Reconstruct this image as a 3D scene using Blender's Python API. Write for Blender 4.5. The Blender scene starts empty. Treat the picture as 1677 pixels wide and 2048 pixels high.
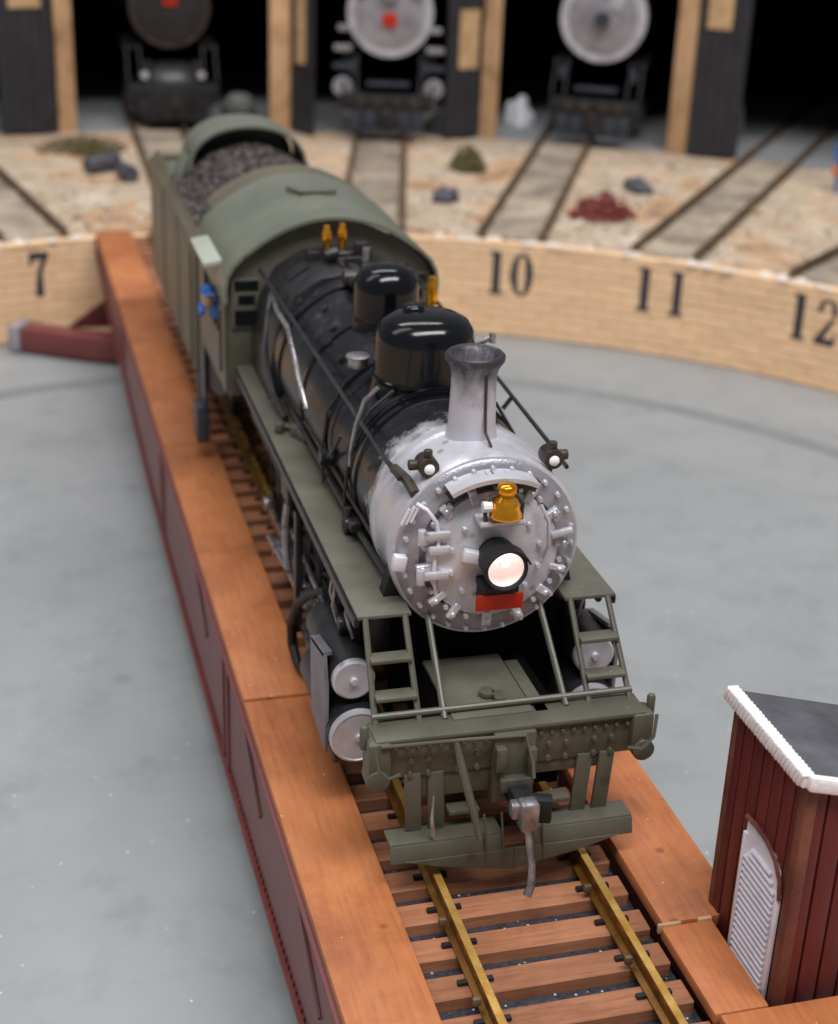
import bpy, bmesh, math, random
from mathutils import Vector, Matrix, Euler
random.seed(4)
S=bpy.context.scene; C=S.collection
PI=math.pi; R_=math.radians
# ------------------------------------------------------------------ camera, world, lamps (units: centimetres of the model)
cam=bpy.data.cameras.new('camera'); co=bpy.data.objects.new('camera',cam); C.objects.link(co); S.camera=co
co.location=(-5.0755,-13.7593,10.7436); co.rotation_mode='XYZ'; co.rotation_euler=(1.1456,-0.036,-0.2619)
cam.sensor_fit='VERTICAL'; cam.sensor_height=36; cam.lens=36*3142.8/2048
cam.clip_start=.1; cam.clip_end=1000
cam.dof.use_dof=True; cam.dof.focus_distance=16.6; cam.dof.aperture_fstop=.38
S.render.resolution_x=838; S.render.resolution_y=1024
S.view_settings.view_transform='Standard'; S.view_settings.look='None'; S.view_settings.exposure=.16; S.view_settings.gamma=1
W=bpy.data.worlds.new('World'); S.world=W; W.use_nodes=True
W.node_tree.nodes['Background'].inputs[0].default_value=(.86,.9,1,1); W.node_tree.nodes['Background'].inputs[1].default_value=.2
def area(name,loc,sx,sy,power,col=(1,.985,.97)):
    l=bpy.data.lights.new(name,'AREA'); l.shape='RECTANGLE'; l.size=sx; l.size_y=sy; l.energy=power; l.color=col
    o=bpy.data.objects.new(name,l); C.objects.link(o); o.location=loc
    d=Vector((0,8,0))-Vector(loc); o.rotation_euler=(-d).to_track_quat('Z','Y').to_euler(); return o
area('ceiling_lamp',(4,-36,98),105,22,118000)
area('ceiling_lamp',(0,70,115),100,16,38000)
area('ceiling_lamp',(-80,20,105),26,100,24000)
# ------------------------------------------------------------------ materials
def lin(c): return tuple((x/255/12.92 if x/255<=.04045 else ((x/255+.055)/1.055)**2.4) for x in c)+(1,)
class NT:
    def __init__(s,name):
        s.m=bpy.data.materials.new(name); s.m.use_nodes=True; s.t=s.m.node_tree; s.b=s.t.nodes['Principled BSDF']
    def n(s,ty,**k):
        x=s.t.nodes.new(ty)
        for a,b in k.items():
            if a.startswith('i_'):
                key=a[2:]; key=int(key) if key.isdigit() else key.replace('_',' ')
                x.inputs[key].default_value=b
            else: setattr(x,a,b)
        return x
    def l(s,a,ao,b,bi): s.t.links.new(a.outputs[ao],b.inputs[bi])
    def coord(s,sc=(1,1,1),world=True,rot=(0,0,0)):
        if world: g=s.n('ShaderNodeNewGeometry'); o='Position'
        else: g=s.n('ShaderNodeTexCoord'); o='Object'
        mp=s.n('ShaderNodeMapping'); mp.inputs['Scale'].default_value=sc; mp.inputs['Rotation'].default_value=rot
        s.l(g,o,mp,'Vector'); return mp
    def noise(s,co,scale,detail=4,rough=.55,dist=0):
        x=s.n('ShaderNodeTexNoise'); x.inputs['Scale'].default_value=scale; x.inputs['Detail'].default_value=detail
        x.inputs['Roughness'].default_value=rough; x.inputs['Distortion'].default_value=dist
        s.l(co,'Vector',x,'Vector'); return x
    def ramp(s,src,so,stops):
        r=s.n('ShaderNodeValToRGB'); e=r.color_ramp.elements
        e[0].position,e[0].color=stops[0][0],lin(stops[0][1]); e[1].position,e[1].color=stops[-1][0],lin(stops[-1][1])
        for p,c in stops[1:-1]:
            q=e.new(p); q.color=lin(c)
        s.l(src,so,r,'Fac'); return r
    def mix(s,a,ao,b,bo,fac=None,fo=0,val=.5,mode='MIX'):
        x=s.n('ShaderNodeMix',data_type='RGBA',blend_type=mode); x.inputs['Factor'].default_value=val
        if fac: s.l(fac,fo,x,'Factor')
        s.t.links.new(a.outputs[ao],x.inputs['A']) if not isinstance(a,tuple) else setattr(x.inputs['A'],'default_value',a)
        s.t.links.new(b.outputs[bo],x.inputs['B']) if not isinstance(b,tuple) else setattr(x.inputs['B'],'default_value',b)
        return x
    def bump(s,src,so,strength=.3,dist=.02):
        b=s.n('ShaderNodeBump'); b.inputs['Strength'].default_value=strength; b.inputs['Distance'].default_value=dist
        s.l(src,so,b,'Height'); s.l(b,'Normal',s.b,'Normal'); return b
    def done(s,rough=.5,metal=0,spec=.5,coat=0):
        s.b.inputs['Roughness'].default_value=rough; s.b.inputs['Metallic'].default_value=metal
        s.b.inputs['Specular IOR Level'].default_value=spec; s.b.inputs['Coat Weight'].default_value=coat
        return s.m
def paint(name,c1,c2,scale=3,rough=.5,metal=0,bump=.15,spec=.5,coat=0,fine=30,vary=False):
    t=NT(name); co=t.coord(); n=t.noise(co,scale,6,.6); r=t.ramp(n,'Fac',[(.3,c1),(.7,c2)])
    src=(r,'Color')
    if vary:
        oi=t.n('ShaderNodeObjectInfo'); hs=t.n('ShaderNodeHueSaturation')
        mr=t.n('ShaderNodeMapRange'); mr.inputs[3].default_value=.8; mr.inputs[4].default_value=1.18
        t.l(oi,'Random',mr,0); t.l(mr,0,hs,'Value'); t.l(r,'Color',hs,'Color'); src=(hs,'Color')
    t.l(src[0],src[1],t.b,'Base Color')
    f=t.noise(co,fine,3); t.bump(f,'Fac',bump,.02)
    rr=t.n('ShaderNodeMapRange'); rr.inputs[3].default_value=max(.03,rough-.1); rr.inputs[4].default_value=min(1,rough+.12)
    t.l(n,'Fac',rr,0)
    m=t.done(rough,metal,spec,coat); t.l(rr,0,t.b,'Roughness'); return m
def wood(name,base,dark,light,along='y',rough=.55,grain=14,vary=True,blotch=.5):
    t=NT(name); sc={'y':(1,.07,1),'x':(.07,1,1),'z':(1,1,.07)}[along]
    co=t.coord(sc); g=t.noise(co,grain,6,.65,.3); r=t.ramp(g,'Fac',[(.25,dark),(.5,base),(.8,light)])
    co2=t.coord(); b=t.noise(co2,.55,5,.65,.6); r2=t.ramp(b,'Fac',[(.32,dark),(.5,base),(.72,light)])
    mx=t.mix(r,'Color',r2,'Color',val=blotch)
    oi=t.n('ShaderNodeObjectInfo'); hs=t.n('ShaderNodeHueSaturation'); mr=t.n('ShaderNodeMapRange')
    mr.inputs[3].default_value=.85 if vary else 1; mr.inputs[4].default_value=1.12 if vary else 1
    t.l(oi,'Random',mr,0); t.l(mr,0,hs,'Value'); t.l(mx,'Result',hs,'Color'); t.l(hs,'Color',t.b,'Base Color')
    t.bump(g,'Fac',.18,.02); return t.done(rough,0,.35)
M={}
def specks(mat,scale,th,col,fac):
    nt=mat.node_tree; b=nt.nodes['Principled BSDF']; src=b.inputs['Base Color'].links[0].from_socket
    g=nt.nodes.new('ShaderNodeNewGeometry'); v=nt.nodes.new('ShaderNodeTexVoronoi'); v.inputs['Scale'].default_value=scale; nt.links.new(g.outputs['Position'],v.inputs['Vector'])
    m=nt.nodes.new('ShaderNodeMapRange'); m.inputs[1].default_value=th; m.inputs[2].default_value=th*.6; m.inputs[3].default_value=0; m.inputs[4].default_value=fac; nt.links.new(v.outputs['Distance'],m.inputs[0])
    x=nt.nodes.new('ShaderNodeMix'); x.data_type='RGBA'; nt.links.new(m.outputs[0],x.inputs['Factor']); nt.links.new(src,x.inputs['A']); x.inputs['B'].default_value=lin(col); nt.links.new(x.outputs['Result'],b.inputs['Base Color']); return mat
M['deck']=wood('stained_plank_wood',(182,112,70),(134,78,52),(206,138,88),'y',.46,16,True,.6)
specks(M['deck'],3.1,.05,(240,205,170),.7); specks(M['deck'],1.3,.09,(92,56,40),.55)
M['tie']=wood('tie_wood',(158,104,74),(92,58,42),(188,134,102),'x',.6,18)
M['maroon']=paint('maroon_girder_paint',(108,50,50),(122,64,62),1.2,.42,0,.1)
M['maroon_dark']=paint('dark_maroon_paint',(82,36,36),(98,46,44),1.2,.4,0,.1)
M['shed']=wood('barn_red_board_paint',(100,40,38),(78,28,28),(114,50,44),'z',.45,9,True,.4)
M['shed_edge']=paint('chipped_red_edge',(84,38,34),(128,78,62),2.5,.5)
M['white']=paint('thick_white_paint',(236,232,238),(250,248,250),6,.4,0,.5,.5,0,12)
M['white_louvre']=paint('white_louvre_paint',(212,208,218),(232,228,236),3,.45,0,.2)
M['roofgrey']=paint('dark_grey_roof_paper',(62,62,68),(92,92,98),2,.6,0,.35)
M['floor_dark']=paint('black_glitter_bed',(34,34,40),(64,64,72),14,.4,0,.8,.5,0,40)
M['rail']=paint('brass_rail_metal',(104,68,26),(150,106,42),2.5,.34,.5,.08)
M['railtop']=paint('worn_lit_rail_top',(196,146,60),(232,190,112),3,.25,.6,.05)  # pale top: wear, with a highlight put into the colour
M['rail_tan']=paint('rusty_rail',(84,66,50),(122,100,76),2,.55,.2)
M['olive']=paint('olive_grey_paint',(75,74,63),(92,90,78),1.3,.38,0,.12)
M['olive_lit']=paint('olive_lit_paint',(100,104,92),(114,118,105),1.0,.36,0,.08)  # lighter copy of the olive paint; light from above put into the colour
M['awning_lt']=paint('pale_sage_paint',(158,164,152),(172,178,166),1,.4)
M['tender']=paint('dusty_olive_tender_paint',(90,84,68),(106,99,82),.8,.45,0,.1)
def gloss(name,c1,c2,rough):
    return paint(name,c1,c2,2,rough,0,.04,.4,0)
M['black']=gloss('gloss_black_paint',(8,9,12),(15,16,20),.14)
M['satin']=paint('satin_black_paint',(24,24,27),(48,46,48),3,.34,0,.15)
M['matt']=paint('matt_black_metal',(14,14,16),(30,29,31),3,.6,0,.2)
M['dirt']=paint('brownish_black_metal',(40,32,28),(72,62,54),3,.45,.1,.2)
M['steel']=paint('polished_steel',(120,118,122),(190,188,192),5,.28,.8,.1)
M['silver']=paint('graphite_silver_paint',(180,179,187),(220,220,227),1.6,.3,.35,.2)
M['silver_d']=paint('darker_graphite_paint',(136,133,140),(176,173,182),1.4,.32,.35,.25)
M['jacket']=paint('worn_grey_cylinder_paint',(92,90,96),(132,130,138),1.6,.4,.2,.2)
M['gold']=paint('polished_brass',(232,146,22),(252,184,56),5,.15,.85,.04)
M['red']=paint('red_enamel',(176,36,10),(196,46,14),4,.4,0,.1)
M['coal']=paint('coal',(44,38,38),(92,82,80),6,.55,0,1.0,.5,0,9)
M['blue']=paint('blue_cloth',(46,92,170),(70,120,200),5,.7)
M['bluemetal']=paint('blue_work_cloth',(30,82,168),(44,100,190),3,.6)
M['skin']=paint('skin_tone',(196,160,120),(214,178,138),5,.6)
M['orange']=paint('orange_plastic',(214,110,10),(232,126,20),5,.5)
M['slate']=paint('slate_grey_paint',(46,50,60),(62,66,76),3,.4)
M['glass']=paint('dark_window_glass',(8,12,14),(16,22,24),3,.08,0,.02)
M['lens']=paint('clear_white_lens',(238,236,240),(250,250,250),5,.12,0,.02)
M['ringgrey']=paint('grey_ring_rail_paint',(122,126,126),(134,138,138),2,.6)
M['arch_black']=paint('black_door_paint',(32,32,38),(46,46,52),1.6,.6,0,.1)
M['shade_black']=paint('shade_black_paint',(5,5,6),(11,11,12),2,.9,0,.05,.1)  # near-black stands in for shade in the stalls and under the engine
M['post']=wood('tan_post_wood',(198,158,120),(120,84,58),(222,184,144),'z',.6,5,True,.6)
M['brace']=paint('bare_wood_patch',(170,136,98),(206,172,130),3,.7)
M['plaster']=paint('white_plaster',(220,204,190),(242,232,222),5,.8,0,.6)
M['scrap']=paint('white_lump',(225,228,240),(245,246,250),5,.7,0,.4)
M['bush_g']=paint('olive_ground_foam',(84,78,48),(128,120,84),7,.9,0,1,.2,0,20)
M['bush_r']=paint('dark_red_ground_foam',(120,50,50),(158,88,84),7,.9,0,1,.2,0,20)
M['bush_b']=paint('brown_grey_foam',(110,96,78),(142,128,104),6,.9,0,1,.2,0,20)
M['drum']=paint('grey_black_drum',(42,42,50),(96,96,106),5,.5,0,.3)
M['concrete']=paint('grey_crossing_boards',(118,106,94),(188,172,152),.9,.85,0,.5,vary=True)
M['sage_tarp']=paint('sage_tarp',(70,76,70),(84,90,84),2,.6)
M['number']=paint('slate_numeral_paint',(52,50,58),(66,62,70),4,.55)
specks(M['silver'],2.3,.12,(96,92,94),.5); specks(M['silver_d'],2.0,.14,(70,66,68),.6); specks(M['olive'],2.7,.10,(122,120,108),.45); specks(M['olive'],1.9,.16,(58,54,44),.5); specks(M['olive_lit'],1.4,.10,(150,150,138),.35); specks(M['floor_dark'],9,.16,(205,208,216),.85); specks(M['tie'],1.7,.10,(70,44,34),.6)
# pit floor
t=NT('grey_pit_floor_paint'); co_=t.coord(); n1=t.noise(co_,.22,6,.6,.5); r1=t.ramp(n1,'Fac',[(.25,(134,138,141)),(.5,(149,152,154)),(.75,(160,163,165))])
n2=t.noise(co_,1.1,5,.7); r2=t.ramp(n2,'Fac',[(.3,(118,122,127)),(.5,(150,153,155)),(1,(156,159,161))])
mx=t.mix(r1,'Color',r2,'Color',val=.35)
v=t.n('ShaderNodeTexVoronoi'); v.inputs['Scale'].default_value=2.6; t.l(co_,'Vector',v,'Vector')
lt=t.n('ShaderNodeMath',operation='LESS_THAN'); lt.inputs[1].default_value=.045; t.l(v,'Distance',lt,0)
mx2=t.mix(mx,'Result',lin((214,216,220)),0,lt,0); 
v3=t.n('ShaderNodeTexVoronoi'); v3.inputs['Scale'].default_value=.42; t.l(co_,'Vector',v3,'Vector')
lt3=t.n('ShaderNodeMapRange'); lt3.inputs[1].default_value=.03; lt3.inputs[2].default_value=.1; lt3.inputs[3].default_value=.35; lt3.inputs[4].default_value=0; t.l(v3,'Distance',lt3,0)
mx3=t.mix(mx2,'Result',lin((100,102,108)),0,lt3,0)
t.l(mx3,'Result',t.b,'Base Color'); t.bump(n2,'Fac',.06,.05); M['pitfloor']=t.done(.42,0,.4)
# wall block wood
t=NT('laser_cut_block_wood'); co_=t.coord((1,1,9)); g=t.noise(co_,1.4,5,.6); r=t.ramp(g,'Fac',[(.25,(232,190,146)),(.5,(246,206,164)),(.75,(250,218,180))])
oi=t.n('ShaderNodeObjectInfo'); hs=t.n('ShaderNodeHueSaturation'); mr=t.n('ShaderNodeMapRange'); mr.inputs[3].default_value=.94; mr.inputs[4].default_value=1.04
t.l(oi,'Random',mr,0); t.l(mr,0,hs,'Value'); t.l(r,'Color',hs,'Color'); t.l(hs,'Color',t.b,'Base Color'); t.bump(g,'Fac',.12,.02); M['block']=t.done(.6,0,.3)
M['joint']=paint('block_joint',(168,130,92),(186,148,110),2,.8)
# yard ground
t=NT('sandy_plaster_ground'); co_=t.coord(); n1=t.noise(co_,.28,5,.6,.4); r1=t.ramp(n1,'Fac',[(.34,(150,108,76)),(.42,(204,158,116)),(.48,(208,190,168)),(.54,(178,162,142)),(.64,(228,216,200))])
n2=t.noise(co_,1.3,5,.7,.5); r2=t.ramp(n2,'Fac',[(.28,(124,104,88)),(.48,(200,174,146)),(.7,(224,212,196))])
mx=t.mix(r1,'Color',r2,'Color',val=.4); t.l(mx,'Result',t.b,'Base Color'); t.bump(n2,'Fac',.9,.3); M['yard']=t.done(.85,0,.2)
# smokebox silver with soot, and barrel fading from graphite to black
def boiler_mat():
    t=NT('boiler_paint'); g=t.n('ShaderNodeNewGeometry'); sx=t.n('ShaderNodeSeparateXYZ'); t.l(g,'Position',sx,0)
    co_=t.coord(); n=t.noise(co_,2.2,6,.65)
    m1=t.n('ShaderNodeMath',operation='MULTIPLY_ADD'); m1.inputs[1].default_value=1.3; t.l(n,'Fac',m1,0); t.l(sx,'Y',m1,2)
    mr=t.n('ShaderNodeMapRange'); mr.inputs[1].default_value=2.92; mr.inputs[2].default_value=3.28; t.l(m1,0,mr,0)
    n3=t.noise(co_,3.0,6,.7); dust=t.ramp(n3,'Fac',[(.35,(13,13,16)),(.56,(28,28,33)),(.76,(74,74,82))])
    sil=t.ramp(n3,'Fac',[(.3,(204,204,210)),(.7,(238,238,242))])
    mx=t.mix(sil,'Color',dust,'Color',mr,0); t.l(mx,'Result',t.b,'Base Color')
    me=t.n('ShaderNodeMapRange'); me.inputs[3].default_value=.25; me.inputs[4].default_value=0; t.l(mr,0,me,0); t.l(me,0,t.b,'Metallic')
    ro=t.n('ShaderNodeMapRange'); ro.inputs[3].default_value=.4; ro.inputs[4].default_value=.25; t.l(mr,0,ro,0)
    f=t.noise(co_,24,3); t.bump(f,'Fac',.12,.02); m=t.done(.3,0,.5); t.l(ro,0,t.b,'Roughness'); return m
M['boiler']=boiler_mat()
t=NT('sooty_chimney_paint'); g=t.n('ShaderNodeNewGeometry'); sx=t.n('ShaderNodeSeparateXYZ'); t.l(g,'Position',sx,0)
co_=t.coord((1,1,.5)); n=t.noise(co_,4,6,.7); m1=t.n('ShaderNodeMath',operation='MULTIPLY_ADD'); m1.inputs[1].default_value=.9; t.l(n,'Fac',m1,0); t.l(sx,'Z',m1,2)
r=t.ramp(m1,0,[(0,(196,194,204)),(1,(62,60,64))]); mr=t.n('ShaderNodeMapRange'); mr.inputs[1].default_value=5.1; mr.inputs[2].default_value=5.65; t.l(m1,0,mr,0); t.l(mr,0,r,'Fac')
t.l(r,'Color',t.b,'Base Color'); t.bump(n,'Fac',.15,.02); M['chimney']=t.done(.42,.3,.4)
# tread plate (diamond relief)
t=NT('olive_tread_plate'); a=t.coord((1,1,1),True,(0,0,R_(45))); ck=t.n('ShaderNodeTexChecker'); ck.inputs['Scale'].default_value=17; t.l(a,'Vector',ck,'Vector')
n=t.noise(t.coord(),1.2,5,.6); r=t.ramp(n,'Fac',[(.3,(82,81,71)),(.7,(106,104,92))]); t.l(r,'Color',t.b,'Base Color'); t.bump(ck,'Fac',.35,.012); M['tread']=t.done(.45,0,.4)
specks(M['tread'],4.2,.07,(150,148,136),.5); specks(M['tread'],1.1,.2,(66,64,54),.5)
def emis(name,c,s):
    t=NT(name); t.b.inputs['Base Color'].default_value=lin(c); t.b.inputs['Emission Color'].default_value=lin(c); t.b.inputs['Emission Strength'].default_value=s; return t.done(.3)
M['bulb']=emis('lit_bulb',(255,240,236),4)
M['reflector']=emis('glowing_reflector',(252,232,226),.2)
# ------------------------------------------------------------------ mesh helpers
class MB:
    def __init__(s): s.v=[]; s.f=[]
    def add(s,vs,fs):
        k=len(s.v); s.v+= [tuple(v) for v in vs]; s.f+=[tuple(i+k for i in f) for f in fs]; return s
    def box(s,c,d,rot=None):
        vs=[]
        for x in(-.5,.5):
            for y in(-.5,.5):
                for z in(-.5,.5):
                    p=Vector((x*d[0],y*d[1],z*d[2]))
                    if rot: p=Euler(rot).to_matrix()@p
                    vs.append(p+Vector(c))
        return s.add(vs,[(0,1,3,2),(4,6,7,5),(0,4,5,1),(2,3,7,6),(0,2,6,4),(1,5,7,3)])
    def bx(s,x0,x1,y0,y1,z0,z1): return s.box(((x0+x1)/2,(y0+y1)/2,(z0+z1)/2),(x1-x0,y1-y0,z1-z0))
    def cyl(s,a,b,r0,r1=None,n=16,cap=True):
        r1=r0 if r1 is None else r1; a=Vector(a);b=Vector(b); d=(b-a).normalized(); q=d.to_track_quat('Z','Y').to_matrix()
        vs=[]
        for p,r in((a,r0),(b,r1)):
            for i in range(n):
                t=2*PI*i/n; vs.append(p+q@Vector((r*math.cos(t),r*math.sin(t),0)))
        fs=[(i,(i+1)%n,n+(i+1)%n,n+i) for i in range(n)]
        if cap: fs+=[tuple(range(n-1,-1,-1)),tuple(range(n,2*n))]
        return s.add(vs,fs)
    def lathe(s,prof,o=(0,0,0),axis='z',n=32,cap=True,sc=(1,1)):
        vs=[];o=Vector(o)
        for r,h in prof:
            for i in range(n):
                t=2*PI*i/n; a,b=r*math.cos(t)*sc[0],r*math.sin(t)*sc[1]
                vs.append(o+(Vector((a,b,h)) if axis=='z' else Vector((a,h,b)) if axis=='y' else Vector((h,a,b))))
        fs=[]
        for k in range(len(prof)-1):
            for i in range(n): fs.append((k*n+i,k*n+(i+1)%n,(k+1)*n+(i+1)%n,(k+1)*n+i))
        if cap: fs+=[tuple(range(n-1,-1,-1)),tuple(range((len(prof)-1)*n,len(prof)*n))]
        return s.add(vs,fs)
    def tube(s,pts,r,n=8):
        pts=[Vector(p) for p in pts]; rings=[]
        for i,p in enumerate(pts):
            d=(pts[min(i+1,len(pts)-1)]-pts[max(i-1,0)]).normalized(); q=d.to_track_quat('Z','Y').to_matrix()
            rr=r[i] if isinstance(r,(list,tuple)) else r
            rings.append([p+q@Vector((rr*math.cos(2*PI*j/n),rr*math.sin(2*PI*j/n),0)) for j in range(n)])
        # untwist
        for i in range(1,len(rings)):
            best=min(range(n),key=lambda k:sum((rings[i][(j+k)%n]-rings[i-1][j]-(pts[i]-pts[i-1])).length for j in range(0,n,2)))
            rings[i]=rings[i][best:]+rings[i][:best]
        vs=[v for g in rings for v in g]; fs=[]
        for k in range(len(rings)-1):
            for i in range(n): fs.append((k*n+i,k*n+(i+1)%n,(k+1)*n+(i+1)%n,(k+1)*n+i))
        fs+=[tuple(range(n-1,-1,-1)),tuple(range((len(rings)-1)*n,len(rings)*n))]
        return s.add(vs,fs)
    def prism(s,poly,f0,f1):
        # poly 2D -> f0(u,v), f1(u,v) give the two 3D faces
        n=len(poly); vs=[f0(*p) for p in poly]+[f1(*p) for p in poly]
        return s.add(vs,[tuple(range(n-1,-1,-1)),tuple(range(n,2*n))]+[(i,(i+1)%n,n+(i+1)%n,n+i) for i in range(n)])
    def band(s,prof,y0,y1,th):
        # open profile of (x,z) with thickness along profile normal, extruded in y
        n=len(prof); out=[]
        for i in range(n):
            a=Vector(prof[max(i-1,0)]);b=Vector(prof[min(i+1,n-1)]); d=(b-a).normalized(); nn=Vector((-d.y,d.x)); out.append(Vector(prof[i])+nn*th)
        poly=[tuple(p) for p in prof]+[tuple(p) for p in reversed(out)]
        m=len(poly); vs=[(x,y0,z) for x,z in poly]+[(x,y1,z) for x,z in poly]; fs=[(i,(i+1)%m,m+(i+1)%m,m+i) for i in range(m)]
        for i in range(n-1):
            q=(i,i+1,m-2-i,m-1-i); fs.append(q); fs.append(tuple(m+k for k in reversed(q)))
        return s.add(vs,fs)
ORG={}
def mesh_of(mb,name,mat,bevel=0,smooth=35,center=None,seg=2):
    me=bpy.data.meshes.new(name)
    c=Vector(center) if center is not None else Vector((0,0,0))
    me.from_pydata([Vector(v)-c for v in mb.v],[],mb.f)
    bm=bmesh.new(); bm.from_mesh(me); bmesh.ops.recalc_face_normals(bm,faces=bm.faces)
    if bevel:
        ed=[e for e in bm.edges if len(e.link_faces)==2 and e.calc_face_angle(0)>R_(40)]
        bmesh.ops.bevel(bm,geom=ed,offset=bevel,segments=seg,affect='EDGES',clamp_overlap=True,profile=.5)
    bm.to_mesh(me); bm.free()
    if smooth:
        me.polygons.foreach_set('use_smooth',[True]*len(me.polygons)); me.set_sharp_from_angle(angle=R_(smooth))
    me.materials.append(M[mat] if isinstance(mat,str) else mat); me.update(); return me
def part(name,mb,mat,parent=None,bevel=0,smooth=35,label=None,kind=None,seg=2):
    xs=list(zip(*mb.v)); c=Vector([(min(a)+max(a))/2 for a in xs])
    me=mesh_of(mb,name,mat,bevel,smooth,c,seg); o=bpy.data.objects.new(name,me); C.objects.link(o)
    ORG[o]=ORG.get(o,c); base=ORG.get(parent,Vector((0,0,0))) if parent else Vector((0,0,0))
    o.location=c-base; ORG[o]=c
    if parent: o.parent=parent
    if label: o['label']=label
    if kind: o['kind']=kind
    return o
def inst(name,me,world,parent,rot=(0,0,0),scale=None):
    o=bpy.data.objects.new(name,me); C.objects.link(o); c=Vector(world); o.location=c-ORG.get(parent,Vector((0,0,0))); o.rotation_euler=rot; ORG[o]=c
    if scale: o.scale=scale
    if parent: o.parent=parent
    return o
def thing(name,label,cat,loc=(0,0,0),rz=0,group=None):
    o=bpy.data.objects.new(name,None); C.objects.link(o); o.location=loc; o.rotation_euler=(0,0,rz); o.empty_display_size=.3
    ORG[o]=Vector(loc); o['label']=label; o['category']=cat
    if group: o['group']=group
    return o
def local(o): ORG[o]=Vector((0,0,0)); return o     # parts given in the thing's own coordinates
def tag(o,label,cat,group=None):
    o['label']=label; o['category']=cat
    if group: o['group']=group
    return o
def struct(o): o['kind']='structure'; return o
def single(name,mb,mat,label,cat,group=None,**k): return tag(part(name,mb,mat,None,**k),label,cat,group)
# ------------------------------------------------------------------ the setting
YC,RP,ZF,ZG=8.74,19.88,-2.96,-.30
def pol(r,deg,z=0): return (r*math.sin(R_(deg)),YC+r*math.cos(R_(deg)),z)
m=MB(); n=128; m.add([pol(RP+.6,360*i/n,ZF) for i in range(n)],[tuple(range(n))]); struct(part('pit_floor',m,'pitfloor',smooth=0))
m=MB(); vs=[];n=180
rr=[RP+.30,RP+.5,24,30,38,60]
for j,r in enumerate(rr):
    for i in range(n): 
        z=ZG+(random.uniform(-.03,.05) if j not in(0,5) else 0); vs.append(pol(r,360*i/n,z))
fs=[]
for j in range(len(rr)-1):
    for i in range(n): fs.append((j*n+i,(j+1)*n+i,(j+1)*n+(i+1)%n,j*n+(i+1)%n))
m.add(vs,fs); struct(part('yard_ground',m,'yard'))
# ring rail painted grey round the pit floor
m=MB(); n=160
pr=[(15.80,ZF+.004),(15.85,ZF+.06),(16.22,ZF+.06),(16.27,ZF+.004)]
vs=[pol(r,360*i/n,z) for r,z in pr for i in range(n)]
m.add(vs,[(k*n+i,k*n+(i+1)%n,(k+1)*n+(i+1)%n,(k+1)*n+i) for k in range(3) for i in range(n)]); single('ring_rail',m,'ringgrey','thin grey ring rail circling the grey turntable pit floor','rail')
# pit wall
wall=thing('pit_wall','curved pale wooden block wall of the turntable pit with stencilled stall numbers','wall',(0,YC,ZF))
def arc_solid(r0,r1,a0,a1,z0,z1,step=2):
    m=MB(); k=max(2,int(abs(a1-a0)/step)+1); vs=[]
    for i in range(k):
        a=a0+(a1-a0)*i/(k-1); vs+=[pol(r0,a,z0),pol(r1,a,z0),pol(r1,a,z1),pol(r0,a,z1)]
    fs=[]
    for i in range(k-1):
        for j in range(4): fs.append((i*4+j,i*4+(j+1)%4,(i+1)*4+(j+1)%4,(i+1)*4+j))
    fs+=[(3,2,1,0),tuple((k-1)*4+j for j in range(4))]; return m.add(vs,fs)
part('wall_backing',arc_solid(RP+.012,RP+.32,-178,178,ZF+.01,ZG-.07),'joint',wall)
rows=10; bh=(ZG-ZF-.08)/rows; bw=.9
bm_=MB().box((0,0,0),(bw-.016,.09,bh-.024)); bme=mesh_of(bm_,'block','block',.006,0,seg=1)
bm2=MB().box((0,0,0),(bw-.012,.09,bh-.03)); 
da=math.degrees(bw/RP); far=MB()
for r in range(rows):
    a=-180+(r%2)*da/2
    while a<180-da:
        z=ZF+.02+bh*(r+.5); vis=(-17<a<-4.2) or (19.0<a<53)
        if vis:
            p=pol(RP+.03+random.uniform(-.008,.008),a,z); inst('block',bme,p,wall,(0,0,-R_(a)))
        elif -40<a<80 or True:
            far.box(pol(RP+.03,a,z),(bw-.012,.09,bh-.016),(0,0,-R_(a)))
        a+=da
part('block_courses',far,'block',wall,kind='stuff',smooth=0)
# cap pieces
for k,a in enumerate([x*3.05-32 for x in range(0,32)]):
    w=3.02; j=random.uniform(-.02,.03)
    part('cap_strip',arc_solid(RP-.03+j,RP+.30,a,a+w,ZG-.075,ZG+random.uniform(-.01,.03)),'block',wall,bevel=.012)
m=MB()
for k in range(60):
    a=random.choice([random.uniform(30,52),random.uniform(40,52),random.uniform(-16,-5),random.uniform(20,35)]); p=pol(RP+random.uniform(.0,.35),a,ZG+.0)
    s_=random.uniform(.06,.16); m.lathe([(s_,0),(s_*.8,s_*.4),(s_*.3,s_*.55)],p,'z',7,sc=(random.uniform(.8,2),1))
part('plaster_crumbs',m,'plaster',wall,kind='stuff')
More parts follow.
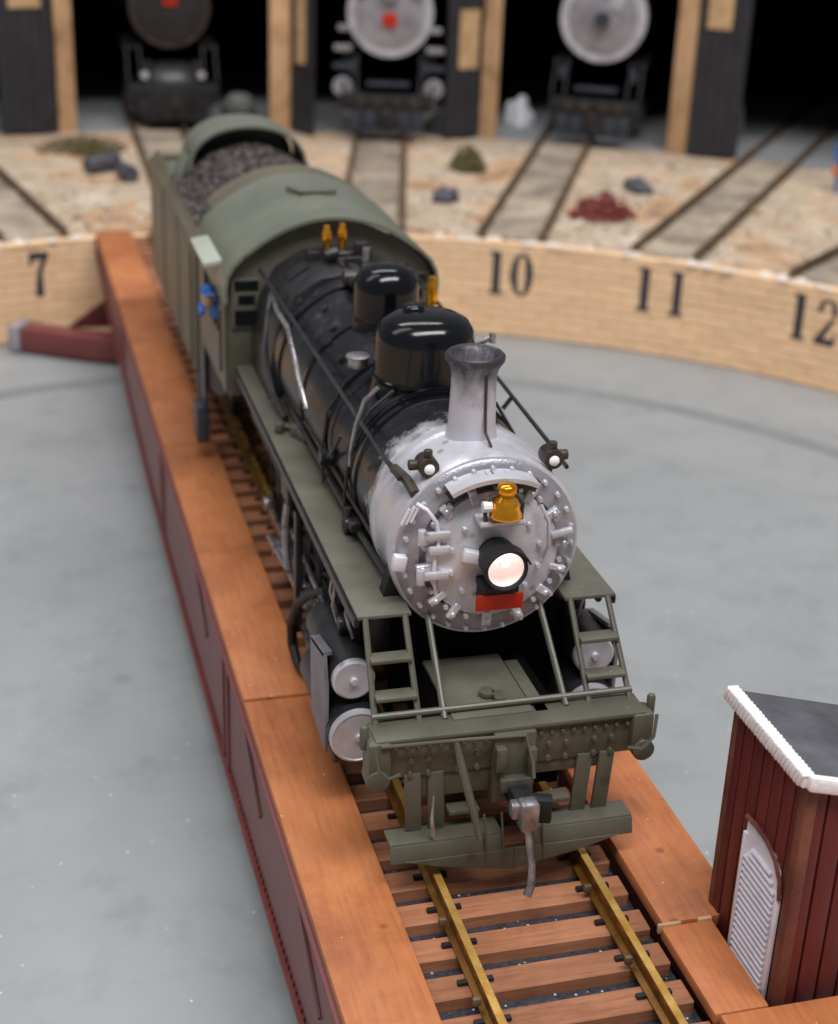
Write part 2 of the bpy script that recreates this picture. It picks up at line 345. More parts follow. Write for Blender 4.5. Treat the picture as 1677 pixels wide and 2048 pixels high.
# numerals
def serif1(x):  # condensed Roman one
    return [[(x-.105,0),(x+.095,0),(x+.095,1),(x-.105,1)],[(x-.17,0),(x+.17,0),(x+.17,.06),(x-.17,.06)],[(x-.19,.93),(x+.095,.93),(x+.095,1.0),(x-.17,1.0)]]
def ring(x,y,rx,ry,tx,ty,a0=0,a1=360):
    out=[];n=24
    for i in range(n):
        t0=R_(a0+(a1-a0)*i/n);t1=R_(a0+(a1-a0)*(i+1)/n)
        out.append([(x+rx*math.cos(t0),y+ry*math.sin(t0)),(x+rx*math.cos(t1),y+ry*math.sin(t1)),(x+(rx-tx)*math.cos(t1),y+(ry-ty)*math.sin(t1)),(x+(rx-tx)*math.cos(t0),y+(ry-ty)*math.sin(t0))])
    return out
def numeral(ch,ang,polys):
    m=MB(); H=1.22; z0=-1.76; polys=[[(u*1.14,v) for u,v in p] for p in polys]
    for p in polys:
        f=lambda rr:(lambda u,v:pol(rr,ang+math.degrees(u/RP),z0+v*H))
        m.prism(p,f(RP-.022),f(RP+.02))
    o=part('numeral',m,'number',wall,smooth=0); return o
def two(x):
    P=ring(x,.74,.24,.26,.13,.06,-20,190)
    P+= [[(x+.23,.66),(x+.10,.60),(x-.24,.10),(x-.24,0),(x-.05,.10)],[(x-.24,0),(x+.24,0),(x+.24,.16),(x-.24,.12)],[(x+.18,.1),(x+.25,.1),(x+.25,.3),(x+.21,.3)]]
    return P
def seven(x): return [[(x-.22,.82),(x+.24,.86),(x+.24,1),(x-.22,1)],[(x-.22,.7),(x-.16,.7),(x-.14,.9),(x-.22,.9)],[(x+.10,.9),(x+.24,.9),(x+.08,.55),(x-.03,.55)],[(x-.03,.56),(x+.08,.56),(x+.10,0),(x-.10,0),(x-.08,.3)]]
numeral('7',-11.3,seven(0)); 
numeral('10',26.5,serif1(-.40)+ring(.22,.5,.28,.51,.18,.06))
numeral('11',38.5,serif1(-.40)+serif1(.40))
numeral('12',50.9,serif1(-.40)+two(.25))
# stall tracks
def track(num,ang,r0=RP+.35,r1=50):
    t_=thing('stall_track',f'{num}','track',pol(r0,ang,ZG),0,'tracks radiating from the turntable pit')
    d=Vector((math.sin(R_(ang)),math.cos(R_(ang)),0)); x=Vector((d.y,-d.x,0)); o=Vector(pol(0,0,0))
    for s in(-1,1):
        m=MB(); a=o+d*(r0-.1)+x*.86*s; b=o+d*r1+x*.86*s
        prof=[(-.11,0),(.11,0),(.11,.03),(.03,.06),(.03,.17),(.055,.19),(.055,.24),(-.055,.24),(-.055,.19),(-.03,.17),(-.03,.06),(-.11,.03)]
        m.prism(prof,lambda u,v:a+x*u+Vector((0,0,ZG+.02+v)),lambda u,v:b+x*u+Vector((0,0,ZG+.02+v))); part('rail',m,'rail_tan',t_,smooth=0)
    w=.7; k=0; r=r0+.05
    while r<34:
        L=random.uniform(2.3,3.1); c=o+d*(r+L/2)+Vector((0,0,ZG+.035))
        m=MB().box(c,(1.46,L-.04,.07),(0,0,-R_(ang))); part('crossing_board',m,'concrete',t_,bevel=.02); r+=L
    return t_
track('grey boarded track ending left of the bridge, above the numeral 7',-11.3)
track('boarded track hidden in line with the bridge and behind the tender',1.6)
track('boarded track running to the silver-fronted engine with the red plate',14.9)
track('boarded track above the numeral 10 running to the plain silver-fronted engine',26.0)
track('rusty railed track above the numeral 11 running into the empty dark bay',38.2)
track('dark railed track cut by the right edge, above the numeral 12',50.6)
# small yard things
def lump(name,loc,s,mat,label,cat,seed=0,group=None,squash=.5):
    rnd=random.Random(seed); bm=bmesh.new(); bmesh.ops.create_icosphere(bm,subdivisions=3,radius=1)
    for v in bm.verts:
        k=1+.25*math.sin(v.co.x*5+seed)*math.cos(v.co.y*4+seed*2)+rnd.uniform(-.09,.09); v.co*=k; v.co.x*=s[0]; v.co.y*=s[1]; v.co.z=max(v.co.z,-.25)*s[2]
    me=bpy.data.meshes.new(name); bm.to_mesh(me); bm.free(); me.materials.append(M[mat]); me.polygons.foreach_set('use_smooth',[True]*len(me.polygons))
    o=bpy.data.objects.new(name,me); C.objects.link(o); o.location=loc; return tag(o,label,cat,group)
def foam(name,loc,s,mat,label,cat,seed):
    rnd=random.Random(seed); m=MB()
    for k in range(420):
        a=rnd.uniform(0,2*PI); q=rnd.random()**.6; h=rnd.random()**.8*(1-q*q*.8); x,y,z=s[0]*q*math.cos(a),s[1]*q*math.sin(a),s[2]*h; w=rnd.uniform(.05,.11)
        m.box((x,y,z),(w,w,w*.6),(rnd.uniform(0,3),rnd.uniform(0,3),rnd.uniform(0,3)))
    me=mesh_of(m,name,mat,0,0); o=bpy.data.objects.new(name,me); C.objects.link(o); o.location=loc; return tag(o,label,cat)
m=MB(); rnd=random.Random(21)
for k in range(1500):
    a=rnd.uniform(-17,56); q=RP+.4+rnd.random()**1.3*13; p=Vector(pol(q,a,ZG+.01)); z=rnd.uniform(.04,.13)*(1.6 if rnd.random()<.08 else 1)
    m.box(p,(z*rnd.uniform(1,2),z,z*.7),(rnd.uniform(0,3),rnd.uniform(0,3),rnd.uniform(0,3)))
gr=part('ground_rubble',m,paint('mixed_rubble',(120,92,68),(226,212,192),1.1,.85),None,kind='stuff',smooth=0); gr['label']='pale and brown grit scattered over the yard behind the pit wall'; gr['category']='rubble'
foam('shrub',(-1.9,40.0,ZG),(1.5,.9,.5),'bush_b','low brown and olive shrub clump at the foot of the leftmost post','shrub',3)
foam('shrub',(-1.6,39.3,ZG),(.8,.5,.5),'bush_g','small olive green tuft in front of the brown shrub clump','shrub',8)
foam('shrub',(10.29,35.84,ZG),(.6,.8,.8),'bush_g','olive green tuft between the tracks above the numeral 10','shrub',4)
foam('shrub',(12.4,29.0,ZG),(1.0,.8,.8),'bush_r','dark red shrub beside the wall between numerals 10 and 11','shrub',5)
m=MB().cyl((-2.0,36.3,ZG+.28),(-1.0,36.9,ZG+.34),.26,n=18); m.cyl((-2.03,36.28,ZG+.28),(-1.97,36.32,ZG+.28),.17,n=14)
single('drum',m,'drum','dark grey drum lying on its side by the olive tuft','drum',bevel=.03)
m=MB().cyl((-.95,35.6,ZG+.28),(-.75,34.9,ZG+.28),.27,n=18); single('drum',m,'drum','dark drum lying end-on nearest the tender','drum',bevel=.03)
lump('stone',(8.3,31.5,ZG+.1),(.42,.35,.35),'drum','dark grey stone beside the track above numeral 10','stone',2)
lump('stone',(14.9,32.3,ZG+.1),(.35,.6,.3),'drum','bluish grey stone between the tracks behind the red shrub','stone',5)
lump('stone',(19.3,38.1,ZG+.15),(.9,.45,.5),'brace','brown rubble stone at the foot of the right black door','stone',9)
lump('plaster_lump',(14.5,43.2,ZG+.15),(.5,.5,.9),'scrap','white lump beside the post left of the plain silver-fronted engine','lump',12)
lump('plaster_lump',(22.6,41.7,ZG+.15),(.42,.4,.85),'scrap','white lump just right of the right black door','lump',14)
# ------------------------------------------------------------------ turntable bridge
br=thing('turntable_bridge','brown decked turntable bridge with maroon girders carrying the green locomotive','turntable',(0,YC,ZF))
ZD=-.07; Y0,Y1=YC-RP+.15,YC+RP-.15
xo,xi,xr=-2.33,-1.40,1.30
ys=[Y0,-5.2,3.85,12.9,22.1,Y1]
for a,b in zip(ys,ys[1:]):
    part('deck_plank',MB().bx(xo,xi,a+.022,b-.022,ZD-.16,ZD+random.uniform(-.012,.012)),'deck',br,bevel=.02)
for a,b,x0,x1,z in ((-1.53,3.85,xr,2.24,0),(3.88,12.9,xr,2.3,.01),(12.93,22.1,xr,2.3,0),(22.13,Y1,xr,2.3,0),(-2.92,-1.56,1.27,1.86,-.015),(-8,-2.96,1.30,2.9,.01),(Y0,-8.03,1.3,2.3,0)):
    part('deck_plank',MB().bx(x0,x1,a,b,ZD-.16,ZD+z),'deck',br,bevel=.02)
part('splinter_strip',MB().bx(1.235,1.50,-1.575,-1.53,ZD-.1,ZD+.012),'brace',br,bevel=.01)
part('splinter_strip',MB().bx(1.70,1.86,-1.57,-1.52,ZD-.1,ZD+.010),'brace',br,bevel=.01)
# bed
part('bridge_bed',MB().bx(-1.38,1.28,Y0,Y1,-.62,-.40),'floor_dark',br)
# ties and rails
tie=mesh_of(MB().box((0,0,0),(2.62,.345,.17)),'tie','tie',.014,0,seg=1)
k=0; y=-.43+.59*-2
y=-.4263-.18
yy=y-.5886*16
spk=MB()
while yy<Y1-.2:
    if yy>Y0+.15:
        inst('tie',tie,(random.uniform(-.03,.01)-.045,yy+random.uniform(-.02,.02),-.245-.085),br,(0,0,random.uniform(-.012,.012)))
        for s in(-1,1):
            for q in(-1,1):
                spk.bx(s*.86+q*.14-.05,s*.86+q*.14+.05,yy-.03,yy+.03,-.25,-.20)
    yy+=.5886
part('rail_spikes',spk,'matt',br,kind='stuff')
prof=[(-.085,0),(.085,0),(.085,.025),(.024,.05),(.022,.16),(.045,.18),(.045,.232),(-.045,.232),(-.045,.18),(-.022,.16),(-.024,.05),(-.085,.025)]
for s in(-1,1):
    m=MB(); m.prism(prof,lambda u,v:(s*.86+u,Y0,-.235+v),lambda u,v:(s*.86+u,Y1,-.235+v)); rl=part('rail',m,'rail',br,smooth=0); part('rail_head',MB().bx(s*.86-.042,s*.86+.042,Y0,Y1,-.005,.006),'railtop',rl)
for x,y_ in ((-.98,-.95),(-.98,-2.2),(.74,-.75),(.74,-1.95)):
    part('rail_clip',MB().box((x,y_,-.11),(.09,.06,.10)),'rail_tan',br,bevel=.02)
# girders (fish-bellied side plates) and rivets
def depth(y_): 
    q=abs(y_-YC)/RP; return ZD-.2-(1.55*max(0,1-q**2.2)+.35)
for s,x in((-1,-2.26),(1,2.2)):
    poly=[(y_,ZD-.17) for y_ in (Y0,Y1)]+[(Y1-(Y1-Y0)*i/30,depth(Y1-(Y1-Y0)*i/30)) for i in range(31)]
    m=MB().prism(poly,lambda u,v:(x-.05,u,v),lambda u,v:(x+.05,u,v)); part('girder_web',m,'maroon',br,smooth=0)
    part('top_flange',MB().bx(x-.12,x+.12,Y0,Y1,ZD-.23,ZD-.165),'maroon',br,bevel=.015)
    m=MB(); k=30
    for i in range(k):
        ya,yb=Y0+(Y1-Y0)*i/k,Y0+(Y1-Y0)*(i+1)/k; za,zb=depth(ya),depth(yb)
        m.prism([(x-.12,0),(x+.12,0),(x+.12,.06),(x-.12,.06)],lambda u,v:(u,ya,za+v-.03),lambda u,v:(u,yb,zb+v-.03))
    part('bottom_flange',m,'maroon',br)
    i=0; y_=Y0+.7
    st=mesh_of(MB().box((0,0,0),(.04,.12,1)),'web_stiffener','maroon',.01,0,seg=1)
    while y_<Y1-.5:
        d_=depth(y_); inst('web_stiffener',st,(x+s*.065,y_,(ZD-.23+d_+.03)/2),br,(0,0,0),(1,1,abs(ZD-.26-d_)))
        y_+=.42 if i%2==0 else 7.4
        i+=1
    m=MB(); y_=Y0+.2
    while y_<Y1:
        for z_ in(ZD-.30,depth(y_)+.10): m.box((x+s*.06,y_,z_),(.03,.05,.05))
        y_+=.16
    part('rivet_rows',m,'maroon_dark',br,kind='stuff')
    for k in range(3):
        y_=[-.5,3.2,8][k]; part('web_brace',MB().box((x+s*.07,y_,-.75),(.03,1.3,.07),(R_(28),0,0)),'maroon_dark',br)
# centre pivot and far end arm
part('pivot_post',MB().cyl((0,YC,ZF+.01),(0,YC,-.62),1.0,.7,n=28),'maroon_dark',br)
part('cross_beam',MB().bx(-2.2,2.15,YC-.6,YC+.6,-1.5,-1.3),'maroon_dark',br,bevel=.03)
for s in(-1,1):
    pts=[(s*1.75,25.9),(s*2.4,26.15),(s*3.1,26.55),(s*3.8,27.0),(s*4.35,27.35)]
    m=MB(); vs=[]
    for i,(x,y_) in enumerate(pts):
        w=.32; nx,ny=(pts[min(i+1,4)][1]-pts[max(i-1,0)][1]),-(pts[min(i+1,4)][0]-pts[max(i-1,0)][0]); l=math.hypot(nx,ny); nx/=l; ny/=l
        vs+=[(x-nx*w,y_-ny*w,-2.88),(x+nx*w,y_+ny*w,-2.88),(x+nx*w,y_+ny*w,-2.25),(x-nx*w,y_-ny*w,-2.25)]
    fs=[(i*4+j,i*4+(j+1)%4,(i+1)*4+(j+1)%4,(i+1)*4+j) for i in range(4) for j in range(4)]+[(3,2,1,0),(16,17,18,19)]
    part('end_truck_beam',m.add(vs,fs),'maroon',br,bevel=.04)
    part('end_cap',MB().box((s*4.5,27.45,-2.56),(.35,.8,.72),(0,0,s*R_(32))),'silver_d',br,bevel=.08)
    m=MB().prism([(26.3,-.5),(27.9,-.5),(27.9,-2.3),(26.0,-2.3)],lambda u,v:(s*1.95,u,v),lambda u,v:(s*2.05,u,v)); 
    m.prism([(2.05,-1.4),(2.05,-2.3),(3.3,-2.3)],lambda u,v:(s*u,27.0,v),lambda u,v:(s*u,27.1,v)); part('gusset_plate',m,'maroon_dark',br)
# ------------------------------------------------------------------ control cabin
cab=thing('control_cabin','narrow barn-red board cabin with thick white eaves beside the bridge deck','cabin',(2.75,-2.1,-.3))
X0,X1,YA,YB=1.95,3.75,-2.84,-1.30; zb=-.32
def topz(y_): return 2.52
part('cabin_core',MB().bx(X0+.06,X1-.06,YA+.06,YB-.06,zb,2.0),'maroon_dark',cab)
nb=7; w=(YB-YA)/nb
for i in range(nb):
    a=YA+w*i; part('wall_board',MB().bx(X0,X0+.07,a+.012,a+w-.012,zb,2.52),'shed',cab,bevel=.012)
    part('wall_board',MB().bx(X1-.07,X1,a+.012,a+w-.012,zb,2.02),'shed',cab,bevel=.012)
nb=8; w=(X1-X0)/nb
for i in range(nb):
    a=X0+w*i
    part('wall_board',MB().prism([(a+.012,zb),(a+w-.012,zb),(a+w-.012,2.51-.27*(a+w-X0)),(a+.012,2.51-.27*(a-X0))],lambda u,v:(u,YA-.02,v),lambda u,v:(u,YA+.05,v)),'shed',cab,bevel=.012)
    part('wall_board',MB().prism([(a+.012,zb),(a+w-.012,zb),(a+w-.012,2.51-.27*(a+w-X0)),(a+.012,2.51-.27*(a-X0))],lambda u,v:(u,YB-.05,v),lambda u,v:(u,YB+.02,v)),'shed',cab,bevel=.012)
part('corner_post',MB().bx(X0-.03,X0+.10,YA-.045,YA+.10,zb,2.52),'shed_edge',cab,bevel=.02)
part('corner_post',MB().bx(X0-.01,X0+.10,YB-.08,YB+.035,zb,2.52),'shed_edge',cab,bevel=.02)
rf=part('roof',MB().prism([(X0-.03,2.53),(X1+.08,2.53-.27*(X1-X0+.11)),(X1+.08,2.60-.27*(X1-X0+.11)),(X0-.03,2.60)],lambda u,v:(u,YA-.03,v),lambda u,v:(u,YB+.03,v)),'roofgrey',cab,bevel=.02)
def rope_trim(a,b,r,n):
    m=MB(); a=Vector(a);b=Vector(b); 
    rnd=random.Random(2)
    for i in range(n):
        p=a.lerp(b,(i+.5)/n); d=(b-a)/n; m.lathe([(r*.3,-.5*d.length),(r*.85,-.42*d.length),(r*1.04,-.1*d.length),(r,.3*d.length),(r*.55,.55*d.length)],(0,0,0),'z',10)
        k=len(m.v)-50; q=(d.normalized()+Vector((0,0,.28))).normalized().to_track_quat('Z','Y').to_matrix()
        for j in range(k,len(m.v)): m.v[j]=tuple(q@Vector(m.v[j])*rnd.uniform(.97,1.03)+p)
    return m
m=MB().bx(X0-.10,X0-.015,YA-.05,YB+.06,2.47,2.63); rnd=random.Random(3)
for i in range(26):
    y_=YA+(YB-YA+.05)*i/25; m.box((X0-.055,y_,2.55),(.125,.055,.20),(R_(28),0,rnd.uniform(-.1,.1)))
part('eave_trim',m,'white',cab,bevel=.018,smooth=60)
part('eave_trim',MB().prism([(X0-.06,2.47),(X1+.1,2.47-.27*(X1-X0+.16)),(X1+.1,2.64-.27*(X1-X0+.16)),(X0-.06,2.64)],lambda u,v:(u,YA-.12,v),lambda u,v:(u,YA-.035,v)),'white',cab,bevel=.025)
lv=part('louvre_panel',MB().prism([(-2.68,-.22),(-1.93,-.22),(-1.90,1.42),(-2.2,1.44),(-2.48,1.41),(-2.62,1.30),(-2.67,1.12)],lambda u,v:(X0-.035,u,v),lambda u,v:(X0-.005,u,v)),'white_louvre',cab,bevel=.008)
sl=mesh_of(MB().box((0,0,0),(.03,.66,.028),(0,R_(25),0)),'slat','white_louvre',0,0)
for i in range(18):
    z_=-.14+i*.079; inst('slat',sl,(X0-.05,-2.295,z_),lv,(0,0,0),(1,1 if i<16 else .8-.16*(i-16),1))
part('louvre_frame',MB().bx(X0-.065,X0-.02,-2.72,-2.66,-.24,1.1).bx(X0-.065,X0-.02,-1.95,-1.89,-.24,1.30).bx(X0-.065,X0-.02,-2.66,-1.95,-.26,-.2),'white_louvre',cab,bevel=.01)
part('hood_strip',MB().tube([(X0-.05,-2.72,1.05),(X0-.05,-2.68,1.25),(X0-.05,-2.55,1.40),(X0-.05,-2.35,1.48),(X0-.05,-2.1,1.50),(X0-.05,-1.90,1.48)],.025,6),'shed_edge',cab)
part('cabin_base',MB().bx(X0-.10,X1+.1,YA-.1,YB+.05,-.55,-.33),'matt',cab,bevel=.02)
part('cabin_bracket',MB().bx(2.3,X1,-2.7,-1.5,-1.1,-.56),'maroon_dark',cab)
# ------------------------------------------------------------------ locomotive
lo=thing('steam_locomotive','olive green and black model steam locomotive with silver smokebox, lit headlamp and brass bell','steam locomotive',(0,5.5,0))
ZB=3.2
def L(name,mb,mat,par=None,**k): return part(name,mb,mat,par or lo,**k)
bo=L('boiler',MB().lathe([(1.04,2.2),(1.04,4.3),(1.06,4.35),(1.20,7.6),(1.22,9.5)],(0,0,ZB),'y',56),'boiler')
sb=L('smokebox',MB().lathe([(.98,1.22),(1.08,1.24),(1.10,1.30),(1.10,1.42),(1.075,1.45),(1.075,2.08),(1.10,2.10),(1.10,2.22),(1.05,2.25)],(0,0,ZB),'y',64),'silver')
for y_,r_ in((3.25,1.052),(3.42,1.055),(4.75,1.085),(6.1,1.145),(7.5,1.205),(8.7,1.225)):
    L('boiler_band',MB().lathe([(r_+.0,-.06),(r_+.02,-.05),(r_+.02,.05),(r_,.06)],(0,y_,ZB),'y',56),'black',bo)
# front plate and door
fp=L('smokebox_front',MB().lathe([(1.06,1.24),(1.0,1.17),(.80,1.15),(.80,1.2)],(0,0,ZB),'y',56),'silver_d',smooth=50)
dr=L('smokebox_door',MB().lathe([(.76,1.16),(.76,1.09),(.70,1.05),(.45,.98),(.2,.94),(.01,.93)],(0.03,0,ZB-.02),'y',48),'silver',smooth=50)
bolt=mesh_of(MB().cyl((0,-.04,0),(0,.02,0),.026,.032,n=6),'bolt','silver',0,30)
for i in range(28):
    a=2*PI*i/28; inst('bolt',bolt,(.98*math.cos(a),1.15,ZB+.98*math.sin(a)),fp,(0,i,0))
for i in range(18):
    a=2*PI*(i+.5)/18; inst('bolt',bolt,(.03+.80*math.cos(a),1.10,ZB-.02+.80*math.sin(a)),fp,(0,i,0),(1.1,1.1,1.1))
dog=mesh_of(MB().box((0,0,0),(.19,.075,.085)).cyl((.03,-.07,0),(.03,0,0),.035,n=6),'door_dog','silver',.012,30,seg=1)
for i in range(14):
    a=2*PI*(i+.35)/14+random.uniform(-.06,.06); inst('door_dog',dog,(.03+.79*math.cos(a),1.07,ZB-.02+.79*math.sin(a)),fp,(0,-a,0),(random.uniform(.8,1.3),1,random.uniform(.8,1.2)))
for i in range(12):
    a=2*PI*(i+.5)/12; inst('bolt',bolt,(.03+.52*math.cos(a),.99,ZB-.02+.52*math.sin(a)),dr,(0,i,0),(1.1,1.1,1.1))
for z_ in(3.50,3.02): L('hinge',MB().bx(-.86,-.50,.955,1.03,z_-.045,z_+.045).cyl((-.82,.98,z_-.09),(-.82,.98,z_+.09),.05,n=10),'silver',dr,bevel=.01)
L('hinge_lug',MB().box((-.62,1.0,3.33),(.24,.12,.10)),'silver',dr,bevel=.02)
L('hinge_lug',MB().box((-.27,.88,3.27),(.22,.12,.14),(0,R_(15),0)),'white_louvre',dr,bevel=.02)
L('step_bracket',MB().box((-1.03,1.12,3.15),(.15,.12,.18),(0,R_(10),0)),'white_louvre',fp,bevel=.02)
L('step_bracket',MB().box((.80,1.02,3.4),(.26,.08,.08),(0,R_(-12),0)),'silver',fp,bevel=.02)
L('front_handrail',MB().tube([(-.86,1.1,3.85),(-.76,1.02,3.80),(-.66,1.0,3.66),(-.62,1.0,3.45),(-.66,1.0,3.2),(-.66,1.0,2.95),(-.60,1.08,2.72)],.024,8),'white_louvre',fp)
L('grab_bar',MB().tube([(.52,.98,3.78),(.60,.92,3.60),(.62,.92,3.3),(.58,1.0,3.1)],.022,8),'silver',fp)
L('louvre_marks',MB().box((-.93,1.10,3.72),(.02,.04,.22),(0,R_(25),0)).box((-.88,1.09,3.74),(.02,.04,.22),(0,R_(25),0)).box((-.98,1.11,3.70),(.02,.04,.2),(0,R_(25),0)),'white_louvre',fp)
# headlamp
hl=L('headlamp',MB().lathe([(.19,.92),(.22,.86),(.23,.60),(.245,.56),(.245,.50),(.235,.485),(.207,.50),(.205,.56)],(0,0,3.26),'y',32,cap=False),'matt')
L('lamp_back',MB().lathe([(.2,.93),(.1,.96),(.01,.965)],(0,0,3.26),'y',24),'matt',hl)
L('reflector',MB().lathe([(.205,.53),(.17,.60),(.10,.66),(.02,.68)],(0,0,3.26),'y',28,cap=False),'reflector',hl)
L('bulb',MB().lathe([(.005,-.06),(.04,-.045),(.055,0),(.04,.045),(.005,.06)],(-.0,.56,3.34),'z',14),'bulb',hl,smooth=80)
L('lamp_visor',MB().band([(.265*math.cos(R_(a)),3.26+.265*math.sin(R_(a))) for a in range(20,165,8)],.42,.62,.02),'matt',hl)
L('lamp_bracket',MB().bx(-.2,.2,.62,.95,2.92,3.0).bx(-.17,-.12,.72,1.0,2.72,2.95).bx(.12,.17,.72,1.0,2.72,2.95),'matt',hl,bevel=.01)
L('number_plate',MB().bx(-.27,.27,.66,.69,2.70,2.89),'red',bevel=.008)
# curved hood over the bell, bell
hood=[(1.0*math.sin(R_(a)),ZB-.06+.98*math.cos(R_(a))) for a in range(26,-33,-3)]
L('bell_hood',MB().band(hood[::-1],.88,1.50,.05),'silver',smooth=50)
bl=L('bell',MB().lathe([(.012,.37),(.085,.365),(.105,.34),(.105,.27),(.075,.255),(.085,.225),(.125,.19),(.145,.13),(.155,.07),(.178,.02),(.18,0),(.16,0)],(.03,.74,3.80),'z',32),'gold',smooth=50)
L('bell_yoke',MB().tube([(-.17,.80,3.72),(-.19,.80,3.9),(-.1,.80,4.0),(.03,.79,4.02)],.025,8).tube([(.23,.80,3.72),(.24,.80,3.9),(.15,.80,4.0),(.03,.79,4.02)],.025,8),'dirt',bl)
L('under_hood_band',MB().band([q for q in [(.90*math.sin(R_(a)),ZB-.06+.90*math.cos(R_(a))) for a in range(-34,31,4)]],1.02,1.13,.13),'dirt',bl)  # dark brown band below the hood, behind the bell
L('bell_stand',MB().bx(-.24,.28,.74,1.05,3.66,3.72),'silver',bl,bevel=.02)
L('yoke_nut',MB().cyl((-.22,.78,3.9),(-.12,.78,3.9),.06,n=10),'white_louvre',bl)
# chimney
L('chimney',MB().lathe([(.40,-.22),(.325,-.10),(.285,0),(.27,.12),(.255,.55),(.258,.72),(.285,.80),(.335,.87),(.34,.92),(.31,.95),(.25,.93),(.22,.8),(.20,.2)],(0,2.0,4.27),'z',40,cap=False),'chimney',smooth=60)
L('chimney_pipe',MB().tube([(.06,1.74,5.02),(.07,1.735,4.6),(.07,1.70,4.38),(.08,1.5,4.29)],.018,6),'dirt')
# domes
d1=L('sand_dome',MB().lathe([(.74,-.35),(.66,-.12),(.625,.05),(.62,.5),(.60,.62),(.53,.73),(.40,.80),(.2,.83),(.01,.835)],(0,4.05,4.22),'z',48,sc=(1,.92)),'black',smooth=60)
L('dome_seam',MB().lathe([(.64,-.02),(.655,0),(.655,.04),(.64,.06)],(0,4.05,4.22),'z',48,sc=(1,.92)),'black',d1)
L('sand_lid',MB().lathe([(.14,0),(.14,.05),(.10,.08),(.01,.085)],(-.12,4.2,5.03),'z',20),'black',d1,smooth=60)
d2=L('steam_dome',MB().lathe([(.58,-.3),(.49,-.08),(.45,.08),(.44,.5),(.42,.62),(.35,.74),(.22,.81),(.01,.83)],(0,6.05,4.28),'z',44),'black',smooth=60)
L('dome_ring',MB().lathe([(.45,0),(.47,.01),(.47,.05),(.45,.06)],(0,6.05,4.36),'z',44),'black',d2)
L('sand_valve',MB().cyl((-.72,4.55,4.22),(-.72,4.55,4.34),.13,n=16).cyl((-.72,4.55,4.34),(-.72,4.55,4.37),.16,n=16),'steel',bevel=.01)
L('sand_valve',MB().cyl((.62,3.95,4.62),(.80,3.92,4.72),.035,n=8).box((.83,3.92,4.72),(.06,.08,.12)),'steel')
for pt in ([(-.5,3.6,4.22),(-.8,3.55,4.0),(-1.04,3.5,3.6),(-1.12,3.45,3.0),(-1.12,3.4,2.62)],[(-.55,4.5,4.25),(-.86,4.55,4.05),(-1.10,4.6,3.6),(-1.16,4.6,3.1),(-1.15,4.55,2.65)],[(.5,3.6,4.22),(.8,3.55,4.0),(1.04,3.5,3.6),(1.12,3.45,3.0),(1.12,3.4,2.62)]):
    L('sand_pipe',MB().tube(pt,.022,8),'satin')
# safety valves, whistle, turret
for x,y_ in((-.2,8.95),(.06,9.05)):
    L('safety_valve',MB().lathe([(.045,0),(.05,.16),(.07,.18),(.07,.34),(.05,.36),(.045,.44),(.01,.45)],(x,y_,4.46),'z',16),'gold',smooth=50)
L('injector_body',MB().lathe([(.03,-.26),(.05,-.2),(.05,-.12),(.08,-.1),(.085,.16),(.06,.2),(.05,.3),(.01,.31)],(1.02,7.35,4.22),'z',16),'gold',smooth=50)
L('turret',MB().bx(-.25,.22,8.5,9.2,4.3,4.50).cyl((-.3,8.7,4.52),(.3,8.7,4.52),.05,n=10).cyl((-.1,8.2,4.45),(-.1,9.4,4.45),.05,n=10).box((.1,8.3,4.52),(.3,.12,.14)).box((.0,7.95,4.50),(.14,.3,.12)),'satin',bevel=.015)
for mm in (MB().cyl((-.32,8.5,4.55),(-.12,8.5,4.62),.09,n=12),MB().box((.25,8.6,4.62),(.2,.2,.22)),MB().cyl((.3,8.3,4.5),(.3,8.3,4.72),.07,n=12),MB().box((-.42,8.9,4.45),(.2,.3,.2))): L('turret_valve',mm,'satin',bevel=.02)
L('turret_fitting',MB().cyl((.38,7.9,4.5),(.62,7.9,4.46),.09,n=14).box((.2,7.7,4.58),(.22,.2,.1),(0,0,.4)),'steel',bevel=.015)
L('wash_out_plate',MB().box((-.72,8.7,4.28),(.34,.3,.05),(0,R_(-35),0)),'satin',bevel=.02)
L('whistle',MB().cyl((.18,8.0,4.4),(.18,8.0,4.75),.035,n=10).cyl((.18,8.0,4.6),(.18,8.0,4.8),.05,n=10),'steel')
L('generator',MB().cyl((-.30,7.35,4.55),(-.02,7.35,4.55),.12,n=20).cyl((-.16,7.15,4.53),(-.16,7.6,4.53),.09,n=16),'satin',bevel=.02)
for i in range(18):
    a=R_(random.uniform(-50,50)); y_=random.uniform(4.8,8.6); r_=1.09+(y_-4.3)*.035
    L('stay_cap',MB().box((r_*math.sin(a),y_,ZB+r_*math.cos(a)),(.10,.13,.06),(0,a,0)),'satin',bo,bevel=.012)
# firebox
L('firebox',MB().prism([(-1.28,1.7),(1.28,1.7),(1.26,3.1),(1.15,3.7),(.9,4.15),(.5,4.4),(0,4.47),(-.5,4.4),(-.9,4.15),(-1.15,3.7),(-1.26,3.1)],lambda u,v:(u,7.9,v),lambda u,v:(u,9.5,v)),'satin',bevel=.03)
# handrails with stanchions
for s in(-1,1):
    L('handrail',MB().tube([(s*.97,1.45,4.0),(s*1.0,2.2,4.02),(s*1.06,5,4.08),(s*1.16,9.3,4.16)],.026,8),'satin')
    for y_ in(1.9,3.6,5.4,7.2,8.8):
        r_=1.0+(y_-2)*.02; L('handrail_stanchion',MB().cyl((s*(r_-.12),y_,3.9),(s*r_,y_,4.03+(y_-2)*.018),.03,n=8),'satin')
L('handrail_elbow',MB().tube([(-.95,1.75,4.0),(-.88,1.45,3.98),(-.84,1.25,3.9)],.06,10),'dirt')
